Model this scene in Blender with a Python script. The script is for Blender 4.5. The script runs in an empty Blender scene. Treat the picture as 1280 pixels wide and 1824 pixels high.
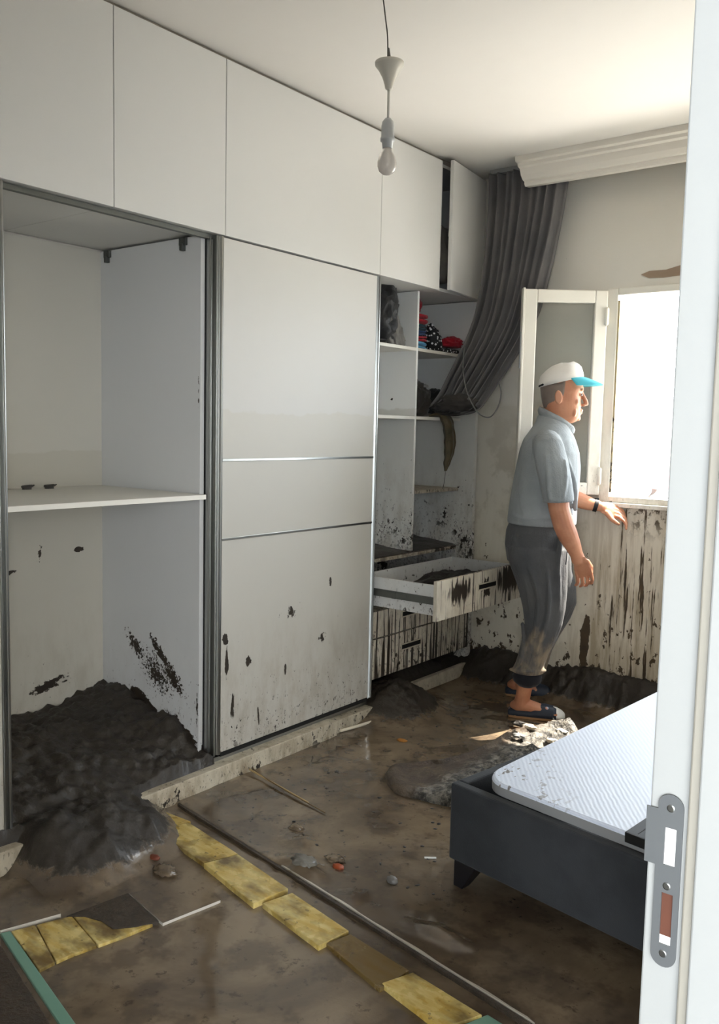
import bpy, bmesh, math, random
from mathutils import Vector, Matrix, noise, Euler
random.seed(7)
SC = bpy.context.scene
COL = SC.collection
# ------------------------------------------------------------------ camera
F_PX, YAW, PITCH, ROLL = 1563.975, -0.6568, -0.0941, 0.0221
def cam_axes():
    f = Vector((math.sin(YAW)*math.cos(PITCH), math.cos(YAW)*math.cos(PITCH), math.sin(PITCH)))
    r = f.cross(Vector((0, 0, 1))).normalized(); u = r.cross(f)
    c, s = math.cos(ROLL), math.sin(ROLL)
    return c*r+s*u, -s*r+c*u, f
cr, cu, cf = cam_axes()
cd = bpy.data.cameras.new('camera'); cam = bpy.data.objects.new('camera', cd); COL.objects.link(cam)
cam.matrix_world = Matrix(((cr.x, cu.x, -cf.x, 2.455), (cr.y, cu.y, -cf.y, -0.3414), (cr.z, cu.z, -cf.z, 1.40), (0, 0, 0, 1)))
cd.sensor_fit = 'HORIZONTAL'; cd.sensor_width = 36; cd.lens = F_PX/1280*36; cd.clip_start = .02; cd.clip_end = 300
SC.camera = cam
# ------------------------------------------------------------------ world, sun, daylight
w = bpy.data.worlds.new('daylight'); SC.world = w; w.use_nodes = True
nt = w.node_tree; nt.nodes.clear()
bg = nt.nodes.new('ShaderNodeBackground'); wo = nt.nodes.new('ShaderNodeOutputWorld')
bg.inputs[0].default_value = (.83, .92, 1.0, 1); bg.inputs[1].default_value = 11.5
nt.links.new(bg.outputs[0], wo.inputs[0])
sd = bpy.data.lights.new('sun', 'SUN'); sd.energy = 20; sd.angle = math.radians(.6); sd.color = (1, .93, .82)
so = bpy.data.objects.new('sun', sd); COL.objects.link(so)
so.rotation_euler = Vector((.36, .62, 1.30)).to_track_quat('Z', 'Y').to_euler()
def area(name, loc, direction, sx, sy, energy, color, portal=False):
    l = bpy.data.lights.new(name, 'AREA'); l.shape = 'RECTANGLE'; l.size = sx; l.size_y = sy
    l.energy = energy; l.color = color
    if portal: l.cycles.is_portal = True
    o = bpy.data.objects.new(name, l); COL.objects.link(o); o.location = loc
    o.rotation_euler = Vector(direction).to_track_quat('-Z', 'Y').to_euler()
    return o
area('window_portal', (1.32, 4.10, 1.58), (0, -1, 0), 1.20, 1.06, 1, (1, 1, 1), True)
area('hall_daylight', (6.1, -3.05, 1.55), (-1, .75, 0.0), 2.6, 2.1, 300, (.93, .965, 1.0))  # area lamp standing in for daylight from the unseen hall
area('hall_fill', (3.85, -4.7, 1.5), (-.42, 1, 0), 1.5, 2.0, 350, (.93, .965, 1.0))  # second fill lamp added to brighten the far end through the doorway
# lamp added to imitate sunlight bounced up through the window off the street
area('street_bounce_fill', (1.75, 5.1, .35), (-.15, -1.0, .78), .8, .5, 60, (1, .96, .90))
vs = SC.view_settings; vs.view_transform = 'Standard'; vs.look = 'None'; vs.gamma = 1; vs.use_curve_mapping = False
vs.exposure = 0.13

# ------------------------------------------------------------------ object helpers
def wm(o):
    m = o.matrix_basis.copy() if o.parent is None else wm(o.parent) @ o.matrix_parent_inverse @ o.matrix_basis
    return m
def tag(o, label=None, cat=None, group=None, kind=None):
    if label: o['label'] = label
    if cat: o['category'] = cat
    if group: o['group'] = group
    if kind: o['kind'] = kind
    return o
def root(name, label, cat, loc=(0, 0, 0), rot=0, group=None):
    o = bpy.data.objects.new(name, None); COL.objects.link(o); o.location = loc; o.rotation_euler = (0, 0, rot)
    o.empty_display_size = .1
    return tag(o, label, cat, group)
def setmats(me, m):
    for x in (m if isinstance(m, (list, tuple)) else [m]): me.materials.append(x)
def obj(name, bm, m, parent=None, smooth=False, local=False, bev=0, label=None, kind=None, wmods=None):
    me = bpy.data.meshes.new(name)
    bmesh.ops.recalc_face_normals(bm, faces=bm.faces)
    bm.to_mesh(me); bm.free(); setmats(me, m)
    if smooth:
        for p in me.polygons: p.use_smooth = True
    o = bpy.data.objects.new(name, me); COL.objects.link(o)
    if parent is not None:
        o.parent = parent
        if not local: o.matrix_parent_inverse = wm(parent).inverted()
    if bev:
        b = o.modifiers.new('bevel', 'BEVEL'); b.width = bev; b.segments = 2; b.limit_method = 'ANGLE'
    if label: o['label'] = label
    if kind: o['kind'] = kind
    return o
def struct(name, bm, m, parent=None, **k):
    o = obj(name, bm, m, parent, **k)
    if parent is None: o['kind'] = 'structure'
    return o
def box(bm, x0, x1, y0, y1, z0, z1, M=None, mi=0):
    vs_ = [bm.verts.new((x, y, z)) for x in (x0, x1) for y in (y0, y1) for z in (z0, z1)]
    if M is not None:
        for v in vs_: v.co = M @ v.co
    for f in ((0, 1, 3, 2), (4, 6, 7, 5), (0, 4, 5, 1), (2, 3, 7, 6), (0, 2, 6, 4), (1, 5, 7, 3)):
        bm.faces.new([vs_[i] for i in f]).material_index = mi
    return bm
def B(*a, M=None): return box(bmesh.new(), *a, M=M)
def prism(bm, pts, z0, z1, M=None, axis='z'):
    def mk(p, h):
        v = Vector((p[0], p[1], h)) if axis == 'z' else (Vector((h, p[0], p[1])) if axis == 'x' else Vector((p[0], h, p[1])))
        return bm.verts.new(M @ v if M is not None else v)
    a = [mk(p, z0) for p in pts]; b = [mk(p, z1) for p in pts]; n = len(pts)
    bm.faces.new(a); bm.faces.new(b)
    for i in range(n): bm.faces.new((a[i], a[(i+1) % n], b[(i+1) % n], b[i]))
    return bm
def loft(bm, rings, cap=True, closed=True):
    R = [[bm.verts.new(p) for p in r] for r in rings]; n = len(R[0])
    for a, b in zip(R, R[1:]):
        for i in range(n if closed else n-1):
            bm.faces.new((a[i], a[(i+1) % n], b[(i+1) % n], b[i]))
    if cap and closed: bm.faces.new(R[0]); bm.faces.new(R[-1])
    return bm
def tube(bm, pts, rad, seg=12, up=Vector((0, 1, 0)), ends=True):
    """rad: r or (ra, rb) per point; ra along the 'up'-ish side axis, rb across"""
    P = [Vector(p) for p in pts]; R = []
    rad = [rad]*len(P) if not isinstance(rad, (list, tuple)) else list(rad)
    def ring(c, t, ra, rb):
        t = t.normalized(); a = (up - t*up.dot(t))
        if a.length < 1e-3: a = Vector((1, 0, 0)) - t*t.x
        a.normalize(); b = t.cross(a)
        return [c + a*ra*math.cos(2*math.pi*i/seg) + b*rb*math.sin(2*math.pi*i/seg) for i in range(seg)]
    n = len(P)
    for i in range(n):
        t = (P[min(i+1, n-1)]-P[max(i-1, 0)]).normalized()
        r = rad[i]; ra, rb = r if isinstance(r, (tuple, list)) else (r, r)
        if i == 0 and ends: 
            for k in (.95, .6): R.append(ring(P[0]-t*min(ra, rb)*math.sin(math.acos(math.sqrt(1-k*k)))*1.0*k, t, ra*math.sqrt(1-k*k), rb*math.sqrt(1-k*k)))
        R.append(ring(P[i], t, ra, rb))
        if i == n-1 and ends:
            for k in (.6, .95): R.append(ring(P[i]+t*min(ra, rb)*k, t, ra*math.sqrt(1-k*k), rb*math.sqrt(1-k*k)))
    return loft(bm, R)
def lathe(bm, prof, c=(0, 0, 0), seg=28):
    R = [[Vector((c[0]+r*math.cos(2*math.pi*i/seg), c[1]+r*math.sin(2*math.pi*i/seg), c[2]+z)) for i in range(seg)] for r, z in prof]
    return loft(bm, R)
def ellipsoid(bm, c, r, M=None, sub=3):
    res = bmesh.ops.create_icosphere(bm, subdivisions=sub, radius=1)
    for v in res['verts']:
        p = Vector((v.co.x*r[0], v.co.y*r[1], v.co.z*r[2]))
        v.co = (M @ p if M is not None else p) + Vector(c)
    return bm
def wob(bm, amp, sc, seed=0):
    for v in bm.verts:
        v.co += noise.noise_vector(v.co*sc+Vector((seed*3.1, seed*1.7, 0)))*amp
    return bm
def smst(a, b, x):
    t = min(1, max(0, (x-a)/(b-a))); return t*t*(3-2*t)
def lerp(a, b, t): return a+(b-a)*t
def interp(tab, x):
    if x <= tab[0][0]: return tab[0][1]
    for (x0, y0), (x1, y1) in zip(tab, tab[1:]):
        if x <= x1: return lerp(y0, y1, (x-x0)/(x1-x0))
    return tab[-1][1]
def cat_curve(pts, n):
    P = [Vector(p) for p in pts]; out = []
    for k in range(n):
        s = k/(n-1)*(len(P)-1); i = min(int(s), len(P)-2); t = s-i
        p0, p1, p2, p3 = P[max(i-1, 0)], P[i], P[i+1], P[min(i+2, len(P)-1)]
        out.append(.5*((2*p1)+(-p0+p2)*t+(2*p0-5*p1+4*p2-p3)*t*t+(-p0+3*p1-3*p2+p3)*t**3))
    return out
def remesh(o, vox, smooth=6, disp=None):
    m = o.modifiers.new('remesh', 'REMESH'); m.mode = 'VOXEL'; m.voxel_size = vox; m.use_smooth_shade = True
    s = o.modifiers.new('smooth', 'SMOOTH'); s.factor = .5; s.iterations = smooth
    return o

# ------------------------------------------------------------------ material helpers
def srgb(h):
    if isinstance(h, str): h = [int(h[i:i+2], 16)/255 for i in (0, 2, 4)]
    return tuple(c/12.92 if c <= .04045 else ((c+.055)/1.055)**2.4 for c in h)+(1,)
class NT:
    def __init__(s, name):
        s.m = bpy.data.materials.new(name); s.m.use_nodes = True; s.t = s.m.node_tree; s.t.nodes.clear()
        s.out = s.t.nodes.new('ShaderNodeOutputMaterial'); s.b = s.t.nodes.new('ShaderNodeBsdfPrincipled')
        s.t.links.new(s.b.outputs[0], s.out.inputs[0]); s._pos = None
    def set(s, i, v):
        if v is None: return
        if hasattr(v, 'is_output'): s.t.links.new(v, i)
        else: i.default_value = v
    def math(s, op, a, b=0, c=0, clamp=False):
        n = s.t.nodes.new('ShaderNodeMath'); n.operation = op; n.use_clamp = clamp
        s.set(n.inputs[0], a); s.set(n.inputs[1], b); s.set(n.inputs[2], c); return n.outputs[0]
    def pos(s):
        if s._pos is None: s._pos = s.t.nodes.new('ShaderNodeNewGeometry').outputs['Position']
        return s._pos
    def opos(s): return s.t.nodes.new('ShaderNodeTexCoord').outputs['Object']
    def z(s, i=2):
        n = s.t.nodes.new('ShaderNodeSeparateXYZ'); s.set(n.inputs[0], s.pos()); return n.outputs[i]
    def scale(s, v, sc):
        n = s.t.nodes.new('ShaderNodeVectorMath'); n.operation = 'MULTIPLY'; s.set(n.inputs[0], v); n.inputs[1].default_value = sc; return n.outputs[0]
    def vadd(s, v, sc):
        n = s.t.nodes.new('ShaderNodeVectorMath'); n.operation = 'ADD'; s.set(n.inputs[0], v); n.inputs[1].default_value = sc; return n.outputs[0]
    def dot(s, v, d):
        n = s.t.nodes.new('ShaderNodeVectorMath'); n.operation = 'DOT_PRODUCT'; s.set(n.inputs[0], v); n.inputs[1].default_value = d; return n.outputs['Value']
    def noise(s, sc=(1, 1, 1), detail=3, rough=.55, off=(0, 0, 0), dist=0, v=None):
        if not isinstance(sc, (tuple, list)): sc = (sc, sc, sc)
        n = s.t.nodes.new('ShaderNodeTexNoise'); n.inputs['Scale'].default_value = 1; n.inputs['Detail'].default_value = detail
        n.inputs['Roughness'].default_value = rough; n.inputs['Distortion'].default_value = dist
        s.set(n.inputs['Vector'], s.vadd(s.scale(v or s.pos(), sc), off)); return n.outputs[0]
    def vor(s, sc, off=(0, 0, 0), feat='F1', v=None):
        if not isinstance(sc, (tuple, list)): sc = (sc, sc, sc)
        n = s.t.nodes.new('ShaderNodeTexVoronoi'); n.inputs['Scale'].default_value = 1; n.feature = feat
        s.set(n.inputs['Vector'], s.vadd(s.scale(v or s.pos(), sc), off)); return n.outputs['Distance']
    def map(s, v, a, b, c=0, d=1, smooth=True):
        n = s.t.nodes.new('ShaderNodeMapRange'); n.interpolation_type = 'SMOOTHSTEP' if smooth else 'LINEAR'
        s.set(n.inputs[0], v)
        for i, x in enumerate((a, b, c, d)): s.set(n.inputs[i+1], x)
        return n.outputs[0]
    def mix(s, f, a, b):
        n = s.t.nodes.new('ShaderNodeMix'); n.data_type = 'RGBA'
        s.set(n.inputs[0], f); s.set(n.inputs[6], a); s.set(n.inputs[7], b); return n.outputs[2]
    def fmix(s, f, a, b): return s.math('ADD', s.math('MULTIPLY', f, b), s.math('MULTIPLY', s.math('SUBTRACT', 1, f), a))
    def bump(s, h, strength=.3, dist=.01):
        n = s.t.nodes.new('ShaderNodeBump'); n.inputs['Strength'].default_value = strength; n.inputs['Distance'].default_value = dist
        s.set(n.inputs['Height'], h); s.t.links.new(n.outputs[0], s.b.inputs['Normal'])
    def blob(s, c, u, ra, rb, n):
        """elliptical region around c, long axis u (radius ra), across (radius rb), in the plane with normal n: 1 at centre, 0 at rim"""
        u = Vector(u).normalized(); v = Vector(n).cross(u).normalized(); c = Vector(c)
        a = s.math('MULTIPLY_ADD', s.dot(s.pos(), u), 1/ra, -c.dot(u)/ra)
        b = s.math('MULTIPLY_ADD', s.dot(s.pos(), v), 1/rb, -c.dot(v)/rb)
        d = s.math('SQRT', s.math('ADD', s.math('MULTIPLY', a, a), s.math('MULTIPLY', b, b)))
        return s.math('SUBTRACT', 1, d, clamp=True)
    def mx(s, *a):
        r = a[0]
        for x in a[1:]: r = s.math('MAXIMUM', r, x)
        return r
    def fin(s, color=None, rough=None, metal=None, spec=None):
        s.set(s.b.inputs['Base Color'], color); s.set(s.b.inputs['Roughness'], rough); s.set(s.b.inputs['Metallic'], metal)
        if spec is not None: s.b.inputs['Specular IOR Level'].default_value = spec
        return s.m
def plain(name, hexc, rough=.5, metal=0, spec=.5, var=.06, bump=0, bsc=200):
    n = NT(name); c = srgb(hexc)
    f = n.noise(9, 4)
    col = n.mix(f, tuple(x*(1-var) for x in c[:3])+(1,), tuple(min(1, x*(1+var)) for x in c[:3])+(1,))
    if bump: n.bump(n.noise(bsc, 2), bump, .002)
    return n.fin(col, rough, metal, spec)
MUDC = srgb('2e2822'); MUDD = srgb('1d1915'); MUDL = srgb('8a7a62')
def panel(name, base='dedbd5', rough=.38, spots=.5, zlo=.1, zhi=.85, drips=0, dz=(.2, .9), tint=0, film=.25, blobs=(), drip_axis=(55, 55), basevar=.03, soft=0, seed=0):
    """white laminate soiled by the flood: spots thin out with height, optional running drips, pale film up to the water line"""
    n = NT(name); c = srgb(base)
    col = n.mix(n.noise(3, 3), tuple(x*(1-basevar) for x in c[:3])+(1,), c)
    z = n.z()
    if tint:   # dried water line
        e = n.math('ADD', z, n.math('MULTIPLY', n.noise((5, 5, 5), 4), .10))
        t = n.map(e, tint+.045, tint+.055, 1, 0)
        col = n.mix(n.math('MULTIPLY', t, .35), col, srgb('b9b3a2'))
    ff = n.map(z, zlo, zhi, 1, 0)
    fl = n.math('MULTIPLY', n.math('MULTIPLY', ff, film), n.map(n.noise((14, 14, 6), 6, .7, off=(seed, 0, 0)), .35, .75))
    col = n.mix(fl, col, MUDL)
    masks = []
    if spots:
        th = n.map(z, zlo, zhi, .665-.12*spots, .86, smooth=False)
        a = n.noise((34, 34, 26), 3, .6, off=(seed, 3, 1)); masks.append(n.map(n.math('SUBTRACT', a, th), 0, .02))
        b = n.noise((90, 90, 70), 3, .6, off=(seed, 8, 1)); masks.append(n.map(n.math('SUBTRACT', b, n.math('ADD', th, .03)), 0, .03, 0, .8))
        g = n.noise((5, 5, 6), 3, .5, off=(seed, 1, 9))
        gate = n.map(g, .40, .55)
        masks = [n.math('MULTIPLY', m, gate) for m in masks]
        sp = n.noise((75, 75, 48), 3, .6, off=(seed, 4, 4)); sth = n.map(z, zlo, zhi+.1, .665-.10*spots, .80, smooth=False)
        masks.append(n.math('MULTIPLY', n.map(n.math('SUBTRACT', sp, sth), 0, .04), .5))
    if drips:
        d = n.noise((drip_axis[0], drip_axis[1], 2.2), 4, .6, off=(seed, 2, 5))
        lo = n.noise((4, 4, 2.5), 2, .5, off=(seed, 7, 2))
        th = n.math('ADD', n.map(z, dz[0], dz[1], .60-.12*drips, .80, smooth=False), n.map(lo, .3, .7, .045, -.045))
        masks.append(n.map(n.math('SUBTRACT', d, th), 0, .05))
    for (cc, u, ra, rb, nn, ks, thr) in blobs:
        r = n.blob(cc, u, ra, rb, nn)
        sc = ks
        masks.append(n.math('MULTIPLY', n.map(n.math('ADD', n.math('MULTIPLY', r, .62), n.math('MULTIPLY', n.noise(sc, 4, .62, off=(seed, 0, 0)), .8)), thr, thr+.04), n.map(r, 0, .12)))
    if masks:
        mk = n.mx(*masks)
        col = n.mix(mk, col, n.mix(n.noise(20, 2), MUDD, srgb('3d3226')))
        rg = n.fmix(mk, rough, .55)
        n.bump(mk, .5, .003)
    else: rg = rough
    return n.fin(col, rg)
M = {}
M['ceil'] = plain('ceiling_paint', 'dcd8d2', .8, var=.015)
M['lam'] = panel('white_laminate', 'dddcd8', spots=0, film=0)
M['lam_in'] = panel('cabinet_inside_laminate', 'd9d8d4', .5, spots=0, film=0)
M['up'] = panel('overhead_door_laminate', 'd0cfcc', .33, spots=0, film=0)
M['door'] = panel('sliding_door_laminate', 'c6c4bf', .5, spots=.62, zlo=.1, zhi=.75, film=.55, tint=1.46, seed=2,
    blobs=[((0, 2.02, .47), (0, 0, 1), .10, .018, (1, 0, 0), (60, 60, 12), .70), ((0, 2.01, .57), (0, 0, 1), .03, .022, (1, 0, 0), (50, 50, 50), .55),
           ((0, 2.14, .46), (0, 0, 1), .03, .022, (1, 0, 0), 60, .6), ((0, 2.36, .38), (0, 0, 1), .03, .008, (1, 0, 0), 60, .5),
           ((0, 2.60, .48), (0, .3, 1), .10, .09, (1, 0, 0), (50, 50, 35), .88), ((0, 2.65, .72), (0, 0, 1), .03, .012, (1, 0, 0), 60, .55),
           ((0, 2.4, .62), (0, 1, .3), .25, .16, (1, 0, 0), (42, 42, 30), .97), ((0, 2.20, .22), (0, -.1, 1), .05, .006, (1, 0, 0), 60, .5),
           ((0, 2.05, .30), (0, 0, 1), .16, .03, (1, 0, 0), (60, 60, 9), .84)])
M['backp'] = panel('compartment_back_laminate', 'cfccc2', .5, spots=.10, zlo=.2, zhi=.8, film=.3, tint=1.28, seed=5,
    blobs=[((-.65, 1.43, .80), (0, .9, .25), .13, .018, (1, 0, 0), (30, 18, 50), .62), ((-.65, 1.62, .88), (0, .2, 1), .10, .03, (1, 0, 0), 55, .86),
           ((-.65, 1.80, .88), (0, 1, 0), .03, .015, (1, 0, 0), 50, .55), ((-.65, 1.66, .34), (0, .95, .22), .22, .05, (1, 0, 0), (50, 25, 60), .78)])
DY = 1.915
M['sidep'] = panel('compartment_side_laminate', 'd6d7d7', .5, spots=.55, zlo=.15, zhi=.75, film=.2, seed=9,
    blobs=[((-.20, DY, .40), (.62, 0, -.62), .21, .085, (0, 1, 0), (85, 85, 85), .80), ((-.43, DY, .49), (.5, 0, -.45), .24, .09, (0, 1, 0), (80, 80, 80), .86), ((-.30, DY, .40), (.62, 0, -.5), .34, .20, (0, 1, 0), (110, 110, 110), .88),
           ((-.28, DY, .49), (.62, 0, -.62), .22, .05, (0, 1, 0), (60, 60, 60), .80),
           ((-.36, DY, .25), (.62, 0, -.35), .20, .055, (0, 1, 0), (14, 14, 25), .62), ((-.13, DY, .19), (.62, 0, -.40), .2, .05, (0, 1, 0), (25, 25, 40), .66),
           ((-.06, DY, .30), (0, 0, 1), .25, .016, (0, 1, 0), (60, 60, 30), .85), ((-.06, DY, 1.5), (0, 0, 1), .25, .018, (0, 1, 0), (60, 60, 30), .92)])
M['shelfp'] = panel('open_shelf_laminate', 'eeeeeb', .45, spots=1.2, zlo=.75, zhi=1.42, film=.6, tint=1.50, seed=12)
M['edge'] = panel('shelf_edge_laminate', 'e6e2d8', .4, spots=0, film=0)
M['edgem'] = panel('muddy_shelf_laminate', 'b9b0a0', .6, spots=1.6, zlo=.7, zhi=1.9, film=.9, seed=14)
M['drawer'] = panel('muddy_drawer_laminate', 'ddd5c4', .45, spots=1.0, zlo=.1, zhi=1.2, drips=1.3, dz=(.15, 1.3), film=.7, drip_axis=(75, 75), seed=17,
    blobs=[((.37, 3.40, .64), (0, .15, 1), .12, .10, (1, 0, 0), (45, 45, 25), .80), ((.37, 3.15, .66), (0, 1, 0), .30, .16, (1, 0, 0), (70, 70, 4), .80), ((.37, 3.62, .66), (0, 1, 0), .28, .16, (1, 0, 0), (80, 80, 4), .72)])
M['drawer_in'] = panel('drawer_side_laminate', 'd8d8d6', .45, spots=1.3, zlo=.4, zhi=1.0, film=.3, seed=19)
M['plinth'] = panel('muddy_plinth', 'c9c0ac', .5, spots=.9, zlo=.0, zhi=.3, film=1.0, seed=21)
M['alu'] = plain('brushed_aluminium', '9a9b98', .28, 1, var=.04)
M['alud'] = plain('dull_aluminium_channel', '6b6d6a', .45, .9)
M['black'] = plain('black_rubber', '0d0d0d', .6)
M['pvc'] = panel('white_window_plastic', 'e9e4d8', .3, spots=.35, zlo=1.0, zhi=1.7, film=.5, seed=25)
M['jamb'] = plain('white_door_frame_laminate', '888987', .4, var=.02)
M['seal'] = plain('grey_beige_seal', '7d796f', .6)
M['steel'] = plain('grey_steel_plate', '4f5152', .5, .2)
M['wood_in'] = plain('raw_orange_wood', '4a2411', .7, var=.3)
M['cornice'] = plain('white_cornice_paint', 'e0dad0', .5, var=.02)

def wall_mat():
    n = NT('muddy_wall_paint'); z = n.z(); x = n.z(0)
    base = n.mix(n.noise(2, 4), srgb('dcd6ca'), srgb('e4dfd4'))
    # greyish dirty zone left of the window, pale zone under the sill
    blot = n.math('MULTIPLY', n.map(n.noise((6, 6, 5), 5, .6, off=(4, 0, 0)), .5, .62), n.map(z, 1.0, 1.75, .55, 0))
    base = n.mix(blot, base, srgb('958a76'))
    wl = n.map(n.math('ADD', z, n.math('MULTIPLY', n.noise((4, 4, 4), 3), .15)), 1.62, 1.66, 1, 0)
    base = n.mix(n.math('MULTIPLY', wl, .35), base, srgb('b5ac97'))
    low = n.map(n.math('ADD', z, n.math('MULTIPLY', n.noise(3, 3), .2)), .9, 1.25, 1, 0)
    base = n.mix(n.math('MULTIPLY', low, .55), base, srgb('d8cfba'))
    film = n.math('MULTIPLY', n.map(n.noise((30, 30, 2.5), 5, .65), .42, .66), n.map(z, .5, 1.1, .65, .25))
    film = n.math('MULTIPLY', film, n.map(x, .45, .75, .15, 1)); film = n.math('MULTIPLY', film, n.map(z, 1.0, 1.12, 1, 0))
    base = n.mix(film, base, srgb('8d7a58'))
    d = n.noise((46, 46, 2.6), 5, .62, off=(3, 0, 1)); lo = n.noise((5, 5, 2), 3, .5)
    th = n.math('ADD', n.map(x, .55, 1.05, .70, .53), n.map(lo, .3, .7, .06, -.06))
    th = n.math('ADD', th, n.map(x, .35, .6, .2, 0)); th = n.math('ADD', th, n.map(z, 1.02, 1.10, 0, .4))
    drip = n.map(n.math('SUBTRACT', d, th), 0, .05)
    s = n.noise((24, 24, 16), 4, .62, off=(0, 0, 6)); s2 = n.noise((9, 9, 6), 5, .7, off=(1, 0, 6))
    spot = n.map(n.math('SUBTRACT', s, n.map(z, .2, 1.25, .585, .74)), 0, .03)
    foot = n.map(n.math('ADD', n.math('MULTIPLY', z, 2.2), s2), .86, .90, 1, 0)
    gash = n.map(n.math('ADD', n.math('MULTIPLY', n.blob((.66, 3.92, .33), (.05, 0, 1), .20, .035, (0, 1, 0)), .7), n.math('MULTIPLY', s, .5)), .42, .47)
    top = n.math('MULTIPLY', n.map(n.noise((28, 28, 18), 5, .7, off=(9, 0, 0)), .50, .58), n.math('MULTIPLY', n.map(z, .86, 1.0), n.map(z, 1.05, 1.07, 1, 0)))
    top = n.math('MULTIPLY', top, n.map(x, .75, .95))
    mk = n.mx(drip, spot, foot, gash, top)
    col = n.mix(mk, base, n.mix(n.noise(15, 3), MUDC, srgb('5a482f')))
    n.bump(n.math('ADD', n.math('MULTIPLY', mk, .7), n.noise(60, 3)), .25, .003)
    return n.fin(col, .7)
M['wallb'] = wall_mat()
M['wall'] = panel('plain_wall_paint', 'e4e0d8', .8, spots=.4, zlo=0, zhi=1.0, film=.6, seed=30)
M['raw'] = plain('bare_plaster', '9b8672', .9, var=.15, bump=.4, bsc=60)

def mud_mat():
    n = NT('wet_brown_mud'); z = n.z()
    a = n.noise(2.2, 5, .6, dist=.6); b = n.noise(26, 5, .7); c = n.noise(7, 4, .6, off=(5, 5, 0))
    y = n.z(1)
    col = n.mix(n.map(a, .35, .68), srgb('5c4f41'), srgb('83725c'))
    col = n.mix(n.map(c, .48, .62, 0, .55), col, srgb('463a2f'))
    col = n.mix(n.map(b, .58, .68, 0, .6), col, srgb('382e25'))
    thick = n.map(n.math('ADD', z, n.math('MULTIPLY', n.math('SUBTRACT', b, .5), .07)), .046, .062)
    col = n.mix(n.math('MULTIPLY', thick, .92), col, n.mix(b, srgb('181512'), srgb('302a23')))
    # wet film: smooth puddles between rough patches
    wet = n.map(n.noise(1.9, 4, .55, off=(2, 1, 0)), .38, .52)
    rg = n.math('ADD', n.fmix(wet, .26, .07), n.math('MULTIPLY', thick, .36))
    n.bump(n.math('ADD', n.math('MULTIPLY', n.noise(34, 5, .65), n.math('ADD', n.math('MULTIPLY', thick, 1.6), n.map(wet, 0, 1, .40, .07))), n.math('MULTIPLY', n.noise(5, 2), .4)), .45, .010)
    n.set(n.b.inputs['Coat Weight'], n.map(thick, 0, 1, .35, .06)); n.b.inputs['Coat Roughness'].default_value = .06
    return n.fin(col, rg, 0, .55)
M['mud'] = mud_mat()
def lump_mat(name, c0, c1, rough=.4):
    n = NT(name); col = n.mix(n.map(n.noise(30, 5, .7), .35, .65), srgb(c0), srgb(c1)); n.bump(n.noise(60, 5, .7), .9, .01)
    return n.fin(col, rough)
M['lump'] = lump_mat('dark_mud_lump', '191714', '302a24')
def rug_mat():
    n = NT('muddy_rug'); b = n.noise(26, 5, .75); f = n.noise(8, 4, .6)
    g = n.mix(n.map(b, .40, .62), srgb('2a2723'), srgb('8b857a'))
    m = n.mix(n.map(f, .35, .65), srgb('4d4136'), srgb('6b5c4c'))
    x = n.map(n.math('ADD', n.z(0), n.math('MULTIPLY', f, .1)), .70, .80)
    n.bump(n.math('ADD', b, n.noise(70, 4, .7)), .9, .012)
    return n.fin(n.mix(x, m, g), n.fmix(x, .16, .38))
M['rug'] = rug_mat()
def yellow(name, dark=0, seed=0):
    n = NT(name)
    g = n.noise((9, 40, 9), 4, .6, off=(seed, 0, 0)); col = n.mix(n.map(g, .3, .7), srgb('d9c684'), srgb('bd9d4a'))
    st = n.noise((7, 10, 7), 4, .6, off=(seed, 4, 0))
    col = n.mix(n.map(st, .44-.15*dark, .74-.16*dark, 0, .9), col, srgb('5a4424'))
    col = n.mix(n.map(n.noise(45, 4, .6, off=(seed, 0, 3)), .63, .70, 0, .7), col, srgb('3a2c18'))
    return n.fin(col, n.map(st, .4, .6, .30, .16))
M['green'] = panel('green_board', '7aa592', .35, spots=0, film=0, basevar=.3)
M['lamedge'] = plain('pale_board_edge', 'b9b1a3', .6, var=.2)
M['whedge'] = plain('white_laminate_edge', 'd9d3c8', .5, var=.05)
M['dkboard'] = lump_mat('muddy_laminate_board', '362e26', '473c31', .22)
M['brboard'] = lump_mat('reddish_brown_board', '33291f', '453629', .4)
# fabrics
def fabric(name, c0, c1=None, rough=.9, sc=(160, 160, 160), b=.3, soil=0, fold=0):
    n = NT(name); c1 = c1 or c0
    col = n.mix(n.map(n.noise(6, 4), .35, .65), srgb(c0), srgb(c1))
    if soil:
        m = n.map(n.math('ADD', n.noise((9, 9, 4), 4, .6), n.map(n.z(), .15, .75, .18, -.25)), .47, .68, 0, soil)
        col = n.mix(m, col, srgb('9a8a73'))
    h = n.noise(sc, 2)
    if fold: h = n.math('ADD', n.math('MULTIPLY', h, .15), n.math('MULTIPLY', n.noise((fold, fold, fold*.28), 3, .5, dist=.8), 1.5))
    n.bump(h, b, .012 if fold else .002)
    n.b.inputs['Sheen Weight'].default_value = .12
    return n.fin(col, rough, 0, .25)
M['curtain'] = fabric('grey_curtain_cloth', '626060', '6d6a69')
M['curtain_mud'] = fabric('soaked_curtain_cloth', '2b2927', '393532', .6)
M['shirt'] = fabric('grey_shirt_cloth', '868a8b', '909495', .85, b=.8, fold=9)
M['trouser'] = fabric('dark_grey_trouser_cloth', '4a4b4d', '545454', .9, soil=.75, b=.8, fold=11)
M['lining'] = fabric('dark_trouser_lining', '191b22', '20222a')
M['capw'] = fabric('white_cap_cloth', 'dcd6cd', 'e2ddd5')
M['capb'] = fabric('turquoise_brim_cloth', '4fb4c4', '57bccb')
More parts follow.
